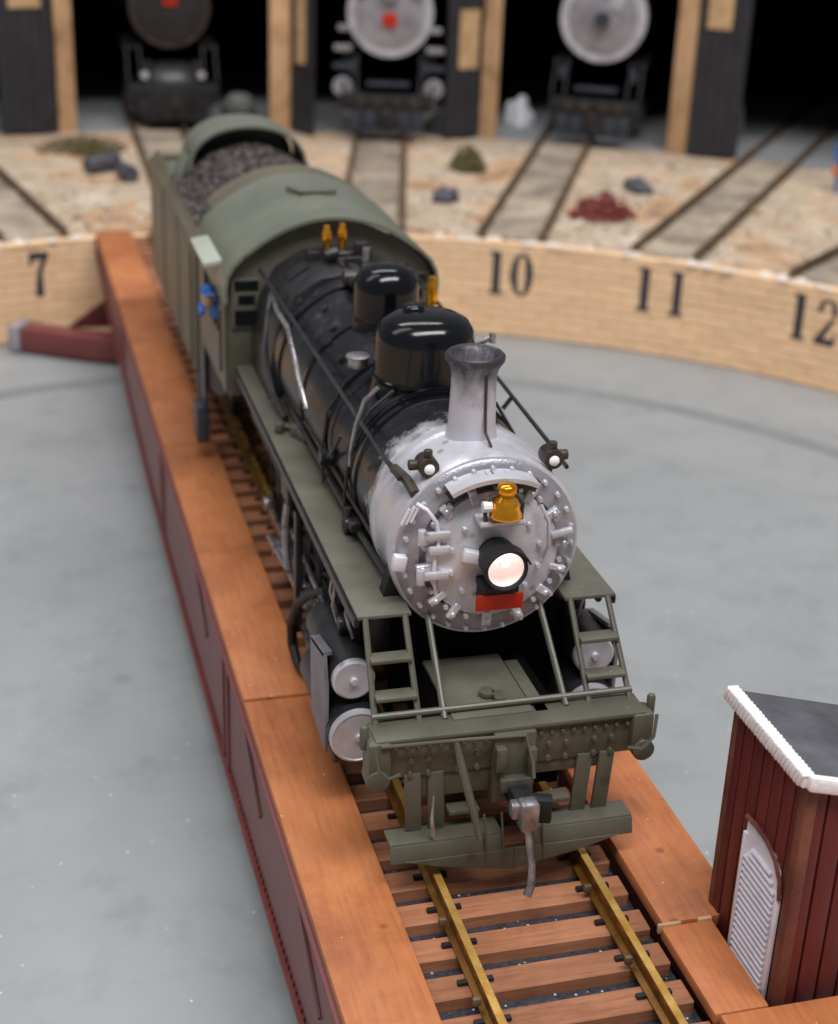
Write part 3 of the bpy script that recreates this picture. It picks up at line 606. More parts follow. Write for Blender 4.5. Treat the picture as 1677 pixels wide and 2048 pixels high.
# marker lamps
for s,x in((-1,-.68),(1,.75)):
    mk=L('marker_lamp',MB().cyl((x,1.28,4.17),(x,1.52,4.17),.115,n=18).cyl((x,1.36,4.26),(x,1.36,4.36),.05,n=12).cyl((x,1.4,3.98),(x,1.4,4.12),.03,n=8).cyl((x+s*.1,1.42,4.17),(x+s*.2,1.42,4.17),.06,n=12),'dirt',bevel=.012)
    L('lamp_lens',MB().lathe([(.062,1.285),(.055,1.262),(.03,1.248),(.005,1.244)],(x,0,4.16),'y',18),'lens',mk,smooth=80)
    L('lamp_bracket',MB().tube([(x,1.4,3.99),(x-s*.05,1.35,3.9),(x-s*.06,1.2,3.86)],.025,6),'silver',mk)
# running boards
for s in(-1,1):
    poly=[(s*1.51,1.0),(s*.90,1.0),(s*.90,1.45),(s*.78,1.6),(s*.98,2.2),(s*.86,9.48),(s*1.51,9.48)]
    L('running_board',MB().prism(poly,lambda u,v:(u,v,2.54),lambda u,v:(u,v,2.585)),'tread',bevel=.008)
    L('board_edge',MB().bx(s*1.51-.03 if s<0 else 1.48,s*1.51+.03 if s<0 else 1.54,1.05,9.4,2.43,2.53),'satin')
    L('board_pipe',MB().tube([(s*1.44,1.3,2.36),(s*1.44,5,2.36),(s*1.44,9.4,2.36)],.04,8),'dirt')
    L('board_pipe',MB().tube([(s*1.02,1.7,2.72),(s*1.08,3,2.74),(s*1.10,6.4,2.76),(s*1.1,7.8,2.8)],.04,8),'satin')
    L('board_pipe',MB().tube([(s*1.0,2.0,2.86),(s*1.05,4,2.9),(s*1.14,7.8,2.95)],.025,8),'dirt')
L('shutoff_valve',MB().cyl((-1.12,6.4,2.58),(-1.12,6.4,2.74),.12,n=14).cyl((-1.34,6.75,2.62),(-1.0,6.3,2.66),.04,n=8).box((-1.02,6.2,2.66),(.26,.24,.14),(0,0,R_(20))).cyl((-1.36,6.55,2.6),(-1.36,6.55,2.74),.07,n=12),'olive',bevel=.015)
L('blower_pipe',MB().tube([(-1.12, 8.41, 4.06),(-1.2, 7.64, 4.03),(-1.24, 6.58, 4.11),(-1.27, 5.88, 3.88),(-1.27, 5.42, 3.62),(-1.24, 5.26, 3.41)],.034,10),'steel')
L('feed_pipe',MB().tube([(-1.06,8.9,3.9),(-1.28,8.3,3.2),(-1.28,7.5,2.8),(-1.2,6.9,2.66)],.05,10),'satin')
L('feed_pipe',MB().tube([(-0.95, 2.6, 4.64),(-1.06, 2.74, 4.45),(-1.14, 2.82, 4.12),(-1.16, 2.97, 3.75),(-1.14, 3.09, 3.5)],.028,10),'steel')
L('check_valve',MB().cyl((-1.06,3.12,2.72),(-1.2,3.1,2.72),.1,n=12).cyl((-1.15,3.1,2.6),(-1.15,3.1,2.95),.05,n=10).box((-1.12,2.9,2.8),(.12,.2,.12)),'satin',bevel=.01)
L('check_valve',MB().cyl((-1.06,4.5,3.0),(-1.22,4.5,3.0),.08,n=12).box((-1.18,4.4,3.1),(.1,.2,.1)).tube([(-1.16,4.3,3.1),(-1.16,4.0,3.3),(-1.1,3.8,3.6)],.025,6),'satin')
L('smokebox_brace',MB().prism([(-1.12,2.58),(-.72,2.58),(-.86,3.0),(-1.0,3.05)],lambda u,v:(u,1.42,v),lambda u,v:(u,1.62,v)),'matt')
L('smokebox_brace',MB().prism([(1.12,2.58),(.72,2.58),(.86,3.0),(1.0,3.05)],lambda u,v:(u,1.42,v),lambda u,v:(u,1.62,v)),'matt')
# saddle and frame
L('cylinder_saddle',MB().prism([(-.95,1.3),(.95,1.3),(.9,1.9),(.72,2.5),(-.72,2.5),(-.9,1.9)],lambda u,v:(u,1.75,v),lambda u,v:(u,2.8,v)),'matt',bevel=.03)
L('frame',MB().bx(-.62,-.5,.1,12.6,.75,1.6).bx(.5,.62,.1,12.6,.75,1.6).bx(-.5,.5,1.9,12.6,.8,2.3).bx(-.5,.5,.06,1.9,.8,1.3),'shade_black')  # frame colour carries the shade below the boiler
L('smokebox_shade_sheet',MB().bx(-.95,.95,1.6,1.74,1.2,2.35),'shade_black')  # added black sheet in place of the shade under the smokebox
L('ash_pan',MB().bx(-.95,.95,7.6,9.5,1.1,2.3),'matt')
# cylinders
for s in(-1,1):
    cy=L('cylinder_block',MB().lathe([(.31,1.25),(.355,1.27),(.355,2.9),(.31,2.92)],(s*1.42,0,.92),'y',32).lathe([(.22,1.38),(.26,1.4),(.26,2.8),(.22,2.82)],(s*1.46,0,1.60),'y',28),'satin')
    L('cylinder_cover',MB().lathe([(.34,1.26),(.34,1.20),(.31,1.18),(.30,1.19),(.05,1.18),(.04,1.14),(.01,1.14)],(s*1.42,0,.92),'y',32),'silver',cy)
    L('valve_cover',MB().lathe([(.25,1.40),(.25,1.33),(.225,1.31),(.05,1.31),(.04,1.26),(.01,1.26)],(s*1.46,0,1.60),'y',28),'silver',cy)
    L('cylinder_jacket',MB().prism([(1.36,.66),(2.15,.75),(2.25,1.72),(1.5,1.88),(1.36,1.5)],lambda u,v:(s*1.74,u,v),lambda u,v:(s*1.78,u,v)).prism([(1.5,1.89),(2.2,1.73),(2.2,1.69),(1.5,1.84)],lambda u,v:(s*1.68,u,v+.02),lambda u,v:(s*1.78,u,v)),'jacket',cy)
    L('steam_pipe',MB().tube([(s*.75,2.3,2.5),(s*1.0,2.3,2.2),(s*1.22,2.25,1.9),(s*1.25,2.2,1.55)],.16,14),'matt')
    for dx,dy in((0,0),(.1,.25),(.05,.6)): L('lubricator_pipe',MB().tube([(s*(1.40+dx),1.9+dy,2.5),(s*(1.46+dx),1.8+dy,2.2),(s*(1.38+dx),1.75+dy,1.9)],.022,6),'steel')
    L('cylinder_cock',MB().cyl((s*1.62,1.5,.62),(s*1.62,1.5,.42),.04,n=8).box((s*1.62,1.5,.55),(.08,.3,.05)),'dirt')
    L('lubricator',MB().cyl((s*1.38,1.95,2.0),(s*1.52,1.95,2.0),.1,n=14).cyl((s*1.3,1.9,1.75),(s*1.3,1.9,2.2),.07,n=12).box((s*1.38,2.2,1.85),(.14,.3,.18)),'satin',bevel=.015)
# pilot truck wheels, drivers, rods
def wheel(par,x,y_,r,spokes,name='driving_wheel',mat='matt'):
    s=1 if x>0 else -1
    w=L(name,MB().lathe([(r-.1,-.07),(r,-.07),(r,.05),(r+.05,.07),(r+.05,.09),(r-.1,.09)],(x,y_,r),'x',36) if False else MB().lathe([(r-.11,-.08*s),(r,-.08*s),(r,.04*s),(r-.11,.04*s)],(x,y_,r),'x',36,cap=False).lathe([(.17,-.1*s),(.17,.06*s)],(x,y_,r),'x',18),mat)
    m=MB()
    for i in range(spokes):
        a=2*PI*i/spokes; m.cyl((x-.0,y_+.12*math.cos(a),r+.12*math.sin(a)),(x,y_+(r-.1)*math.cos(a),r+(r-.1)*math.sin(a)),.045,.035,n=6)
    if spokes: L('spokes',m,mat,w)
    L('counterweight',MB().lathe([(r*.5,-.05*s),(r-.1,-.05*s),(r-.1,.02*s),(r*.5,.02*s)],(x,y_,r),'x',20),mat,w) if spokes and False else None
    return w
DY=[4.1,5.65,7.2,8.75]
for s in(-1,1):
    wheel(lo,s*.9,2.0,.40,10,'pilot_wheel','dirt')
    for y_ in DY: wheel(lo,s*.92,y_,.76,14)
    L('side_rod',MB().bx(s*1.14-.03,s*1.14+.03,DY[0]-.1,DY[3]+.1,.42,.58).cyl((s*1.08,DY[0],.5),(s*1.2,DY[0],.5),.13,n=14).cyl((s*1.08,DY[1],.5),(s*1.2,DY[1],.5),.13,n=14).cyl((s*1.08,DY[2],.5),(s*1.2,DY[2],.5),.15,n=14).cyl((s*1.08,DY[3],.5),(s*1.2,DY[3],.5),.13,n=14),'steel',bevel=.01)
    L('main_rod',MB().tube([(s*1.36,3.5,.88),(s*1.27,7.2,.5)],.05,8).cyl((s*1.2,7.2,.5),(s*1.34,7.2,.5),.16,n=14),'steel')
    L('crosshead',MB().box((s*1.38,3.45,.90),(.12,.34,.42)).cyl((s*1.38,2.9,.90),(s*1.38,3.4,.90),.04,n=8),'steel',bevel=.02)
    L('crosshead_guide',MB().bx(s*1.38-.06,s*1.38+.06,2.9,4.7,1.02,1.08).bx(s*1.38-.06,s*1.38+.06,2.9,4.7,.50,.56),'steel')
    L('guide_yoke',MB().bx(s*1.45-.05,s*1.45+.05,4.6,4.75,.45,2.4).bx(min(s*.5,s*1.5),max(s*.5,s*1.5),4.6,4.75,2.2,2.4),'satin',bevel=.01)
    L('valve_rod',MB().tube([(s*1.42,2.85,1.60),(s*1.34,4.3,1.42),(s*1.36,5.6,1.5)],.035,8),'steel')
    L('combination_lever',MB().box((s*1.42,3.7,1.05),(.05,.08,.8),(R_(12),0,0)).box((s*1.44,3.62,.66),(.04,.4,.05)),'steel')
    L('radius_link',MB().tube([(s*1.42,5.55,1.95),(s*1.44,5.65,1.6),(s*1.44,5.62,1.2),(s*1.42,5.5,.95)],.06,8),'steel')
    L('eccentric_rod',MB().tube([(s*1.44,5.5,.95),(s*1.42,7.1,.72)],.035,8),'steel')
    L('link_bracket',MB().box((s*1.4,5.6,2.15),(.14,.5,.35)),'satin',bevel=.02)
    L('reach_rod',MB().tube([(s*1.44,5.6,2.15),(s*1.44,7.5,2.2),(s*1.3,9.6,2.3)],.03,6),'satin')
    L('air_reservoir',MB().lathe([(.01,6.0),(.16,6.02),(.2,6.1),(.2,8.6),(.16,8.68),(.01,8.7)],(s*1.2,0,2.1),'y',20),'satin')
    L('sandpipe_drop',MB().tube([(s*1.1,3.4,2.55),(s*1.05,3.25,1.8),(s*.95,3.2,.3)],.03,6),'satin')
L('dark_curved_tube',MB().tube([(-1.45,3.0,1.9),(-1.52,3.6,1.55),(-1.55,4.2,1.1),(-1.55,4.6,.6),(-1.53,4.65,.25),(-1.50,4.4,.06),(-1.44,4.0,.10)],[.04,.055,.065,.07,.07,.06,.04],12),'matt')  # dark tube curving down behind the left cylinder
# pilot: deck, beam, braces, ladders
L('pilot_deck',MB().bx(-.62,.30,.15,1.45,1.64,1.69).bx(.32,.48,.15,1.3,1.62,1.67),'tread',bevel=.01)
L('deck_hatch',MB().cyl((-.12,.55,1.69),(-.12,.55,1.76),.09,n=14).box((-.02,.45,1.73),(.12,.2,.06)),'olive',bevel=.01)
be=L('pilot_beam',MB().bx(-1.55,1.55,-.05,.10,1.14,1.60).bx(-1.55,1.55,-.10,.34,1.60,1.67),'olive',bevel=.03)
L('beam_lower_plate',MB().bx(-1.18,.30,-.02,.05,.84,1.135).bx(.301,1.22,-.02,.05,.98,1.135),'olive',be,bevel=.01)
L('beam_top_rail',MB().cyl((-1.5,.30,1.73),(1.5,.30,1.73),.04,n=10),'olive')
for s in(-1,1):
    L('beam_end_casting',MB().box((s*1.5,.02,1.42),(.26,.30,.46)).cyl((s*1.64,.05,1.5),(s*1.64,.05,1.80),.05,n=10),'olive',bevel=.04)
    L('end_grab_iron',MB().tube([(s*1.60,-.22,1.70),(s*1.56,-.28,1.45),(s*1.44,-.26,1.30),(s*1.30,-.2,1.30)],.02,6),'olive')
    L('poling_pocket',MB().cyl((s*1.52,-.16,1.20),(s*1.52,.1,1.20),.13,n=18),'olive',bevel=.01)
    # footboard with angle
    L('footboard',MB().box((s*.765,-.13,.43),(1.27,.30,.045)).box((s*.765,-.30,.335),(1.27,.06,.20),(R_(-14),0,0)),'olive',bevel=.012)
    for x in(.84,1.10) : L('footboard_hanger',MB().box((s*x,-.05,.80),(.18,.05,.78),(0,R_(s*3),0)),'olive',bevel=.01)
    L('step_bracket',MB().bx(min(s*.35,s*.70),max(s*.35,s*.70),-.12,.05,.62,.68),'olive',bevel=.01)
    L('pilot_plate',MB().prism([(s*.0,.26),(s*1.25,.26),(s*.75,.12),(s*.0,-.02)],lambda u,v:(u,-.36,v),lambda u,v:(u,-.32,v)),'olive',bevel=.01)
    L('smokebox_stay',MB().cyl((s*.66,1.22,2.48),(s*.70,.22,1.66),.038,n=10),'olive')
    ld=L('ladder',MB().tube([(s*1.42,1.02,2.55),(s*1.47,.22,1.62)],.036,8).tube([(s*.97,1.02,2.55),(s*.98,.22,1.62)],.036,8),'olive')
    for q in(.36,.70):
        y_=1.02-.8*q; z_=2.55-.93*q; L('rung',MB().box((s*1.21,y_-.03,z_),(.46,.20,.05)),'tread',ld,bevel=.01)
for i in range(22):
    x=-1.32+i*.126; inst('bolt',mesh_of(MB().cyl((0,-.03,0),(0,.02,0),.02,.024,n=6),'rivet','olive',0,30) if i==0 else rv,(x,-.06,1.53),be,(0,i,0)) if i else None
    if i==0: rv=mesh_of(MB().cyl((0,-.03,0),(0,.02,0),.022,.026,n=6),'rivet','olive',0,30); inst('bolt',rv,(x,-.06,1.53),be)
for x in(-1.15,-.95,-.62,-.4,.42,.62,.95,1.15):
    for z_ in(1.2,1.38): inst('bolt',rv,(x,-.06,z_),be,(0,0,0),(1.3,1.3,1.3))
L('uncoupling_rod',MB().tube([(-1.5,-.14,1.63),(-.6,-.16,1.62),(.1,-.18,1.60),(.14,-.35,1.35),(.14,-.42,1.2)],.022,8),'olive')
L('flag_staff',MB().tube([(-.68,-.14,1.62),(-.62,-.25,1.3),(-.52,-.42,.85),(-.46,-.5,.55)],[.035,.05,.045,.035],8),'olive')
L('draft_gear',MB().bx(-.24,.24,-.16,-.03,.75,1.62).box((-.18,-.2,1.35),(.12,.12,.3)).box((.18,-.2,1.28),(.1,.1,.34)).box((0,-.2,1.02),(.36,.14,.16)),'olive',bevel=.02)
cp=L('coupler',MB().box((.02,-.38,.92),(.22,.5,.22)).box((.14,-.60,.94),(.30,.16,.30),(0,0,R_(-18))),'matt',bevel=.03)
L('coupler_knuckle',MB().box((-.02,-.74,.98),(.20,.20,.34)).box((-.15,-.68,1.02),(.11,.16,.18)).cyl((-.02,-.74,.8),(-.02,-.74,.74),.05,n=10),'steel',cp,bevel=.03)
L('coupler_hose',MB().tube([(-.02,-.74,.82),(0,-.80,.62),(.01,-.90,.42),(-.02,-.98,.22),(-.06,-1.0,.12)],[.04,.04,.038,.045,.05],8),'steel',cp)
for x in(-.36,-.16,.18,.30): L('pilot_wire',MB().tube([(x,-.30,.72),(x+.03,-.36,.30),(x+.05,-.36,.08)],.014,6),'olive')
L('air_hose',MB().tube([(-.9,-.16,.95),(-.93,-.24,.7),(-.92,-.27,.5),(-.90,-.25,.42)],[.012,.02,.03,.012],6),'steel')
# cab
A,ZS,HT=1.63,3.62,1.24
def roofprof(o=0):
    side=[(1.63+o,3.62),(1.63+o,3.86),(1.60+o,4.02+o*.3),(1.52+o*.8,4.17+o*.6),(1.38+o*.5,4.30+o)]
    top=[(x,4.86+o-.56*(x/1.38)**2) for x in [1.38*k/12 for k in range(11,-12,-1)]]
    return side+top+[(-x,z) for x,z in reversed(side)]
def cabprof(a=A,h=HT,z0=ZS,n=34,e=2.12):
    out=[]
    for i in range(n+1):
        t_=PI*i/n; c,s_=math.cos(t_),math.sin(t_); out.append((a*math.copysign(abs(c)**(2/e),c),z0+h*abs(s_)**(2/e)))
    return out
pf=roofprof()
cf=L('cab_front',MB().prism([(A,2.1)]+pf+[(-A,2.1)],lambda u,v:(u*.985,9.5,v-.02),lambda u,v:(u*.985,9.57,v-.02)),'olive')
cr=L('cab_roof',MB().band(roofprof(.02),9.34,12.45,-.05),'olive_lit',smooth=30)
L('roof_seam',MB().band([p for p in cabprof(A+.012,HT+.025)],10.9,10.93,-.006) if False else MB().tube([(-1.37,9.34,4.345),(-1.37,12.4,4.345)],.02,6),'olive',cr)
L('roof_panel',MB().band([q for q in roofprof(-.02) if abs(q[0])<1.5],12.46,13.25,-.06),'brace' if False else 'tender',cr)
L('roof_hatch',MB().box((.05,10.85,4.96),(.62,.06,.06)).box((-.30,11.05,4.95),(.05,.40,.06),(0,0,R_(25))),'olive',cr,bevel=.008)
for s in(-1,1):
    sd=L('cab_side',MB().bx(s*A-.035,s*A+.035,9.57,10.25,2.1,3.63).bx(s*A-.035,s*A+.035,11.9,12.5,2.1,3.63).bx(s*A-.035,s*A+.035,10.25,11.9,2.1,2.95).bx(s*A-.035,s*A+.035,10.25,11.9,3.50,3.63),'olive')
    L('window_sill',MB().bx(s*A-.07,s*A+.07,10.2,11.95,2.93,2.98),'dirt',sd,bevel=.01)
    if s<0: L('awning',MB().box((s*1.74,10.85,4.06),(.34,1.55,.08),(0,R_(s*10),0)),'awning_lt',sd,bevel=.01)
    L('cab_handrail',MB().tube([(s*(A+.08),9.75,2.4),(s*(A+.08),9.75,3.4)],.02,6),'dirt',sd)
    L('cab_step',MB().bx(s*1.66-.16,s*1.66+.06,12.0,12.5,.30,.95).bx(s*1.66-.02,s*1.66+.02,12.0,12.5,.9,2.1),'slate',bevel=.01)
    L('cab_apron',MB().prism([(9.6,2.1),(12.5,2.1),(12.5,1.2),(10.8,1.6)],lambda u,v:(s*1.55,u,v),lambda u,v:(s*1.6,u,v)),'matt')
    # front window
    wn=L('front_window',MB().bx(s*1.35-.22,s*1.35+.22,9.455,9.50,3.20,3.98),'olive',cf,bevel=.01)
    L('pane',MB().bx(s*1.34-.185,s*1.34+.185,9.44,9.46,3.80,3.95),'glass',wn)
    L('pane',MB().bx(s*1.34-.13,s*1.34+.13,9.44,9.46,3.58,3.72),'glass',wn)
    L('pane',MB().bx(s*1.34-.185,s*1.34+.185,9.44,9.46,3.24,3.48),'glass',wn)
L('cab_gap_shade',MB().bx(-1.35,1.35,12.55,13.35,1.1,3.7),'matt')  # black block stands in for the shade between cab and tender
L('cab_floor',MB().bx(-1.58,1.58,9.57,13.0,1.95,2.1),'matt')
L('backhead',MB().bx(-1.0,1.0,9.6,9.9,2.1,4.2),'matt')
# engineer leaning from the cab window
pe=thing('person','person in blue shirt and cap leaning from the cab window','person',(-1.62,10.7,2.1))
def skin_body(name,verts,edges,rad,mat,parent,root=0):
    me=bpy.data.meshes.new(name); base=ORG.get(parent,Vector((0,0,0))); me.from_pydata([Vector(v)-base for v in verts],edges,[]); me.materials.append(M[mat])
    o=bpy.data.objects.new(name,me); C.objects.link(o); o.parent=parent
    sk=o.modifiers.new('skin','SKIN'); 
    bm=bmesh.new(); bm.from_mesh(me); ly=bm.verts.layers.skin.verify()
    bm.verts.ensure_lookup_table()
    for i,v in enumerate(bm.verts): v[ly].radius=(rad[i],rad[i]*(.8)); v[ly].use_root=(i==root)
    bm.to_mesh(me); bm.free(); ss=o.modifiers.new('sub','SUBSURF'); ss.levels=2; ss.render_levels=2; sk.use_smooth_shade=True
    return o
skin_body('body',[(-1.35,10.75,2.3),(-1.4,10.7,2.8),(-1.55,10.62,3.15),(-1.72,10.52,3.30),(-1.66,10.85,3.2),(-1.84,11.0,3.12),(-1.86,10.75,3.03)],[(0,1),(1,2),(2,3),(2,4),(4,5),(5,6)],[.2,.22,.2,.09,.12,.09,.07],'blue',pe)
hd=part('head',MB().lathe([(.01,-.17),(.06,-.16),(.095,-.08),(.115,.02),(.11,.1),(.07,.16),(.01,.175)],(-1.80,10.44,3.42),'z',18,sc=(.9,1)),'skin',pe,smooth=80)
part('nose',MB().cyl((-1.81,10.34,3.44),(-1.815,10.29,3.40),.015,.025,n=8),'skin',hd)
part('cap',MB().lathe([(.118,0),(.122,.05),(.10,.1),(.02,.12)],(-1.80,10.45,3.50),'z',18).box((-1.81,10.32,3.505),(.18,.14,.02)),'blue',hd,smooth=60)
# ------------------------------------------------------------------ tender
te=thing('tender','olive coal tender with arched hood coupled behind the locomotive cab','tender',(0,17,0))
def T(name,mb,mat,par=None,**k): return part(name,mb,mat,par or te,**k)
T('tank_side',MB().bx(-1.62,-1.54,13.5,20.7,1.05,3.5),'tender',bevel=.01); T('tank_side',MB().bx(1.54,1.62,13.5,20.7,1.05,3.5),'tender',bevel=.01)
T('tank_flare',MB().prism([(-1.62,3.46),(-1.54,3.46),(-1.40,3.64),(-1.44,3.66)],lambda u,v:(u,13.5,v),lambda u,v:(u,20.7,v)),'tender',bevel=.01)
T('tank_flare',MB().prism([(1.62,3.46),(1.54,3.46),(1.40,3.64),(1.44,3.66)],lambda u,v:(u,13.5,v),lambda u,v:(u,20.7,v)),'tender',bevel=.01)
T('tank_end',MB().bx(-1.54,1.54,20.6,20.7,1.05,3.55),'tender'); T('tank_front',MB().bx(-1.54,1.54,13.5,13.6,1.05,3.3),'tender')
T('tank_deck',MB().bx(-1.50,1.50,18.2,20.6,3.35,3.45),'olive_lit',bevel=.02)
T('underframe',MB().bx(-1.5,1.5,13.2,21.0,.85,1.04),'matt',bevel=.02)
for y_ in(13.9,15.8,18.2): T('side_seam',MB().bx(-1.64,-1.615,y_,y_+.04,1.1,3.4),'olive')
hp=[(1.12,3.5),(1.12,3.95)]+[(a,z) for a,z in cabprof(1.12,.72,4.02,22,2.1)]+[(-1.12,3.95),(-1.12,3.5)]
T('coal_hood',MB().band(hp,17.3,18.6,-.05),'olive_lit',smooth=40)
T('hood_back',MB().prism(hp,lambda u,v:(u*.97,18.5,v-.04),lambda u,v:(u*.97,18.56,v-.04)),'olive_lit')
T('hood_shoulder',MB().prism([(-1.5,3.45),(-1.13,3.45),(-1.13,4.15),(-1.2,4.1)],lambda u,v:(u,17.6,v),lambda u,v:(u,18.4,v)),'olive_lit',bevel=.02)
T('hood_shoulder',MB().prism([(1.5,3.45),(1.13,3.45),(1.13,4.15),(1.2,4.1)],lambda u,v:(u,17.6,v),lambda u,v:(u,18.4,v)),'olive_lit',bevel=.02)
# coal heap: surface + lumps
m=MB(); nx,ny=26,34; vs=[];rnd=random.Random(7)
def coalz(x,y_): return 3.66+(.32+.36*min(1,max(0,(y_-14.2)/3.0)))*max(0,1-(x/1.35)**2)*(.55+.45*min(1,max(0,(y_-13.6)/3)))+.0
for j in range(ny+1):
    for i in range(nx+1):
        x=-1.48+2.96*i/nx; y_=13.6+4.5*j/ny; vs.append((x,y_,coalz(x,y_)+rnd.uniform(-.07,.07)))
m.add(vs,[(j*(nx+1)+i,j*(nx+1)+i+1,(j+1)*(nx+1)+i+1,(j+1)*(nx+1)+i) for j in range(ny) for i in range(nx)]); T('coal_bed',m,'coal',smooth=0)
m=MB()
for k in range(1300):
    x=rnd.uniform(-1.42,1.42); y_=rnd.uniform(13.7,17.9); s_=rnd.uniform(.05,.13); m.box((x,y_,coalz(x,y_)+.02),(s_,s_*.8,s_*.7),(rnd.uniform(0,3),rnd.uniform(0,3),rnd.uniform(0,3)))
T('coal_lumps',m,'coal',kind='stuff',smooth=0)
for yb in(14.9,19.2):
    tr=T('truck_frame',MB().bx(-1.12,-1.02,yb-1.0,yb+1.0,.45,.75).bx(1.02,1.12,yb-1.0,yb+1.0,.45,.75).bx(-1.0,1.0,yb-.2,yb+.2,.5,.85),'matt',bevel=.03)
    for q in(-.75,.75):
        for s in(-1,1): T('wheel',MB().lathe([(.40,-.06),(.44,-.05),(.44,.06),(.2,.07)],(s*.88,yb+q,.44),'x',28),'matt',tr)
    for q in(-.75,.75):
        for s in(-1,1): T('axle_box',MB().box((s*1.16,yb+q,.5),(.1,.22,.24)),'dirt',tr,bevel=.02)
for s in(-1,1):
    T('tender_step',MB().bx(s*1.6-.12,s*1.6+.02,13.25,13.5,.3,.36).bx(s*1.6-.02,s*1.6+.02,13.25,13.5,.3,1.1),'slate')
    T('grab_rail',MB().tube([(s*1.68,13.6,1.3),(s*1.68,13.6,3.3)],.02,6),'olive')
# ------------------------------------------------------------------ engine house
eh=thing('engine_house','dark roundhouse with tan wooden posts and open black doors behind the yard','roundhouse',(9,43,ZG))
RH=34.6
def post(a0,w,z1=7.2,label=None):
    p=pol(RH,a0,0); m=MB().box((p[0],p[1],(ZG+z1)/2),(w,.55,z1-ZG),(0,0,-R_(a0))); o=part('post',m,'post',eh,bevel=.03)
    if label:o['label']=label
POSTA=[(-17.6,.7),(-3.6,.62),(8.9,.8),(21.3,.62),(32.6,.7),(45.5,.7)]
for a,w in POSTA: post(a,w)
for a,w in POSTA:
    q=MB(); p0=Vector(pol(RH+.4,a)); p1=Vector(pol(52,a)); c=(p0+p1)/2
    q.box((c.x,c.y,3.4),(.15,(p1-p0).length,7.4),(0,0,-R_(a))); part('stall_wall',q,'shade_black',eh)
part('rear_wall',arc_solid(50,50.4,-24,58,ZG,7.2,3),'shade_black',eh)
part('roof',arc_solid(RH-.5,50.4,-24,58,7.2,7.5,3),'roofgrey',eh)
part('ceiling_lining',arc_solid(RH-.2,50,-24,58,7.05,7.19,3),'shade_black',eh)  # interior darkness is painted into the walls and lining
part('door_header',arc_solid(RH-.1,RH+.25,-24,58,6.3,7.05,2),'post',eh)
struct(part('stall_floor',arc_solid(RH-.2,49.9,-23,57,ZG+.03,ZG+.05,2),paint('dark_stall_floor',(128,130,134),(168,170,172),.5,.7)))
# doors: hinge angle, width (signed tangential), swing
def door(a,side,width,swing,z1,patch):
    p=Vector(pol(RH-.32,a)); tx=Vector((math.cos(R_(a)),-math.sin(R_(a)),0))*side; ra=Vector((math.sin(R_(a)),math.cos(R_(a)),0))
    d=(tx*math.cos(swing)-ra*math.sin(swing)).normalized(); p=p+tx*.40; rz=math.atan2(d.y,d.x)
    dn=part('door',MB().box((*(p+d*width/2+Vector((0,0,0))).xy,(ZG+.1+z1)/2),(width,.06,z1-ZG-.1),(0,0,rz)),'arch_black',eh)
    k=max(2,round(width/.42)); nrm=Vector((-d.y,d.x,0)); nrm=nrm if nrm.y<0 else -nrm
    for i in range(k):
        c=p+d*width*(i+.5)/k+nrm*.05; part('door_board',MB().box((c.x,c.y,(ZG+.1+z1)/2),(width/k-.02,.05,z1-ZG-.12),(0,0,rz)),'arch_black',dn)
    if patch:
        u,w,z0,z2=patch; c=p+d*u+nrm*.10; part('bare_panel',MB().box((c.x,c.y,(z0+z2)/2),(w,.05,z2-z0),(0,0,rz)),'brace',dn)
door(-3.6,-1,1.9,.15,6.2,(.9,1.1,3.95,5.6))
door(8.9,1,1.25,.95,6.2,(.6,.5,2.2,5.2))
door(21.3,-1,1.3,.55,6.2,(.5,.75,2.2,4.2))
door(32.6,1,1.75,.12,6.2,(.7,.85,4.05,5.6))
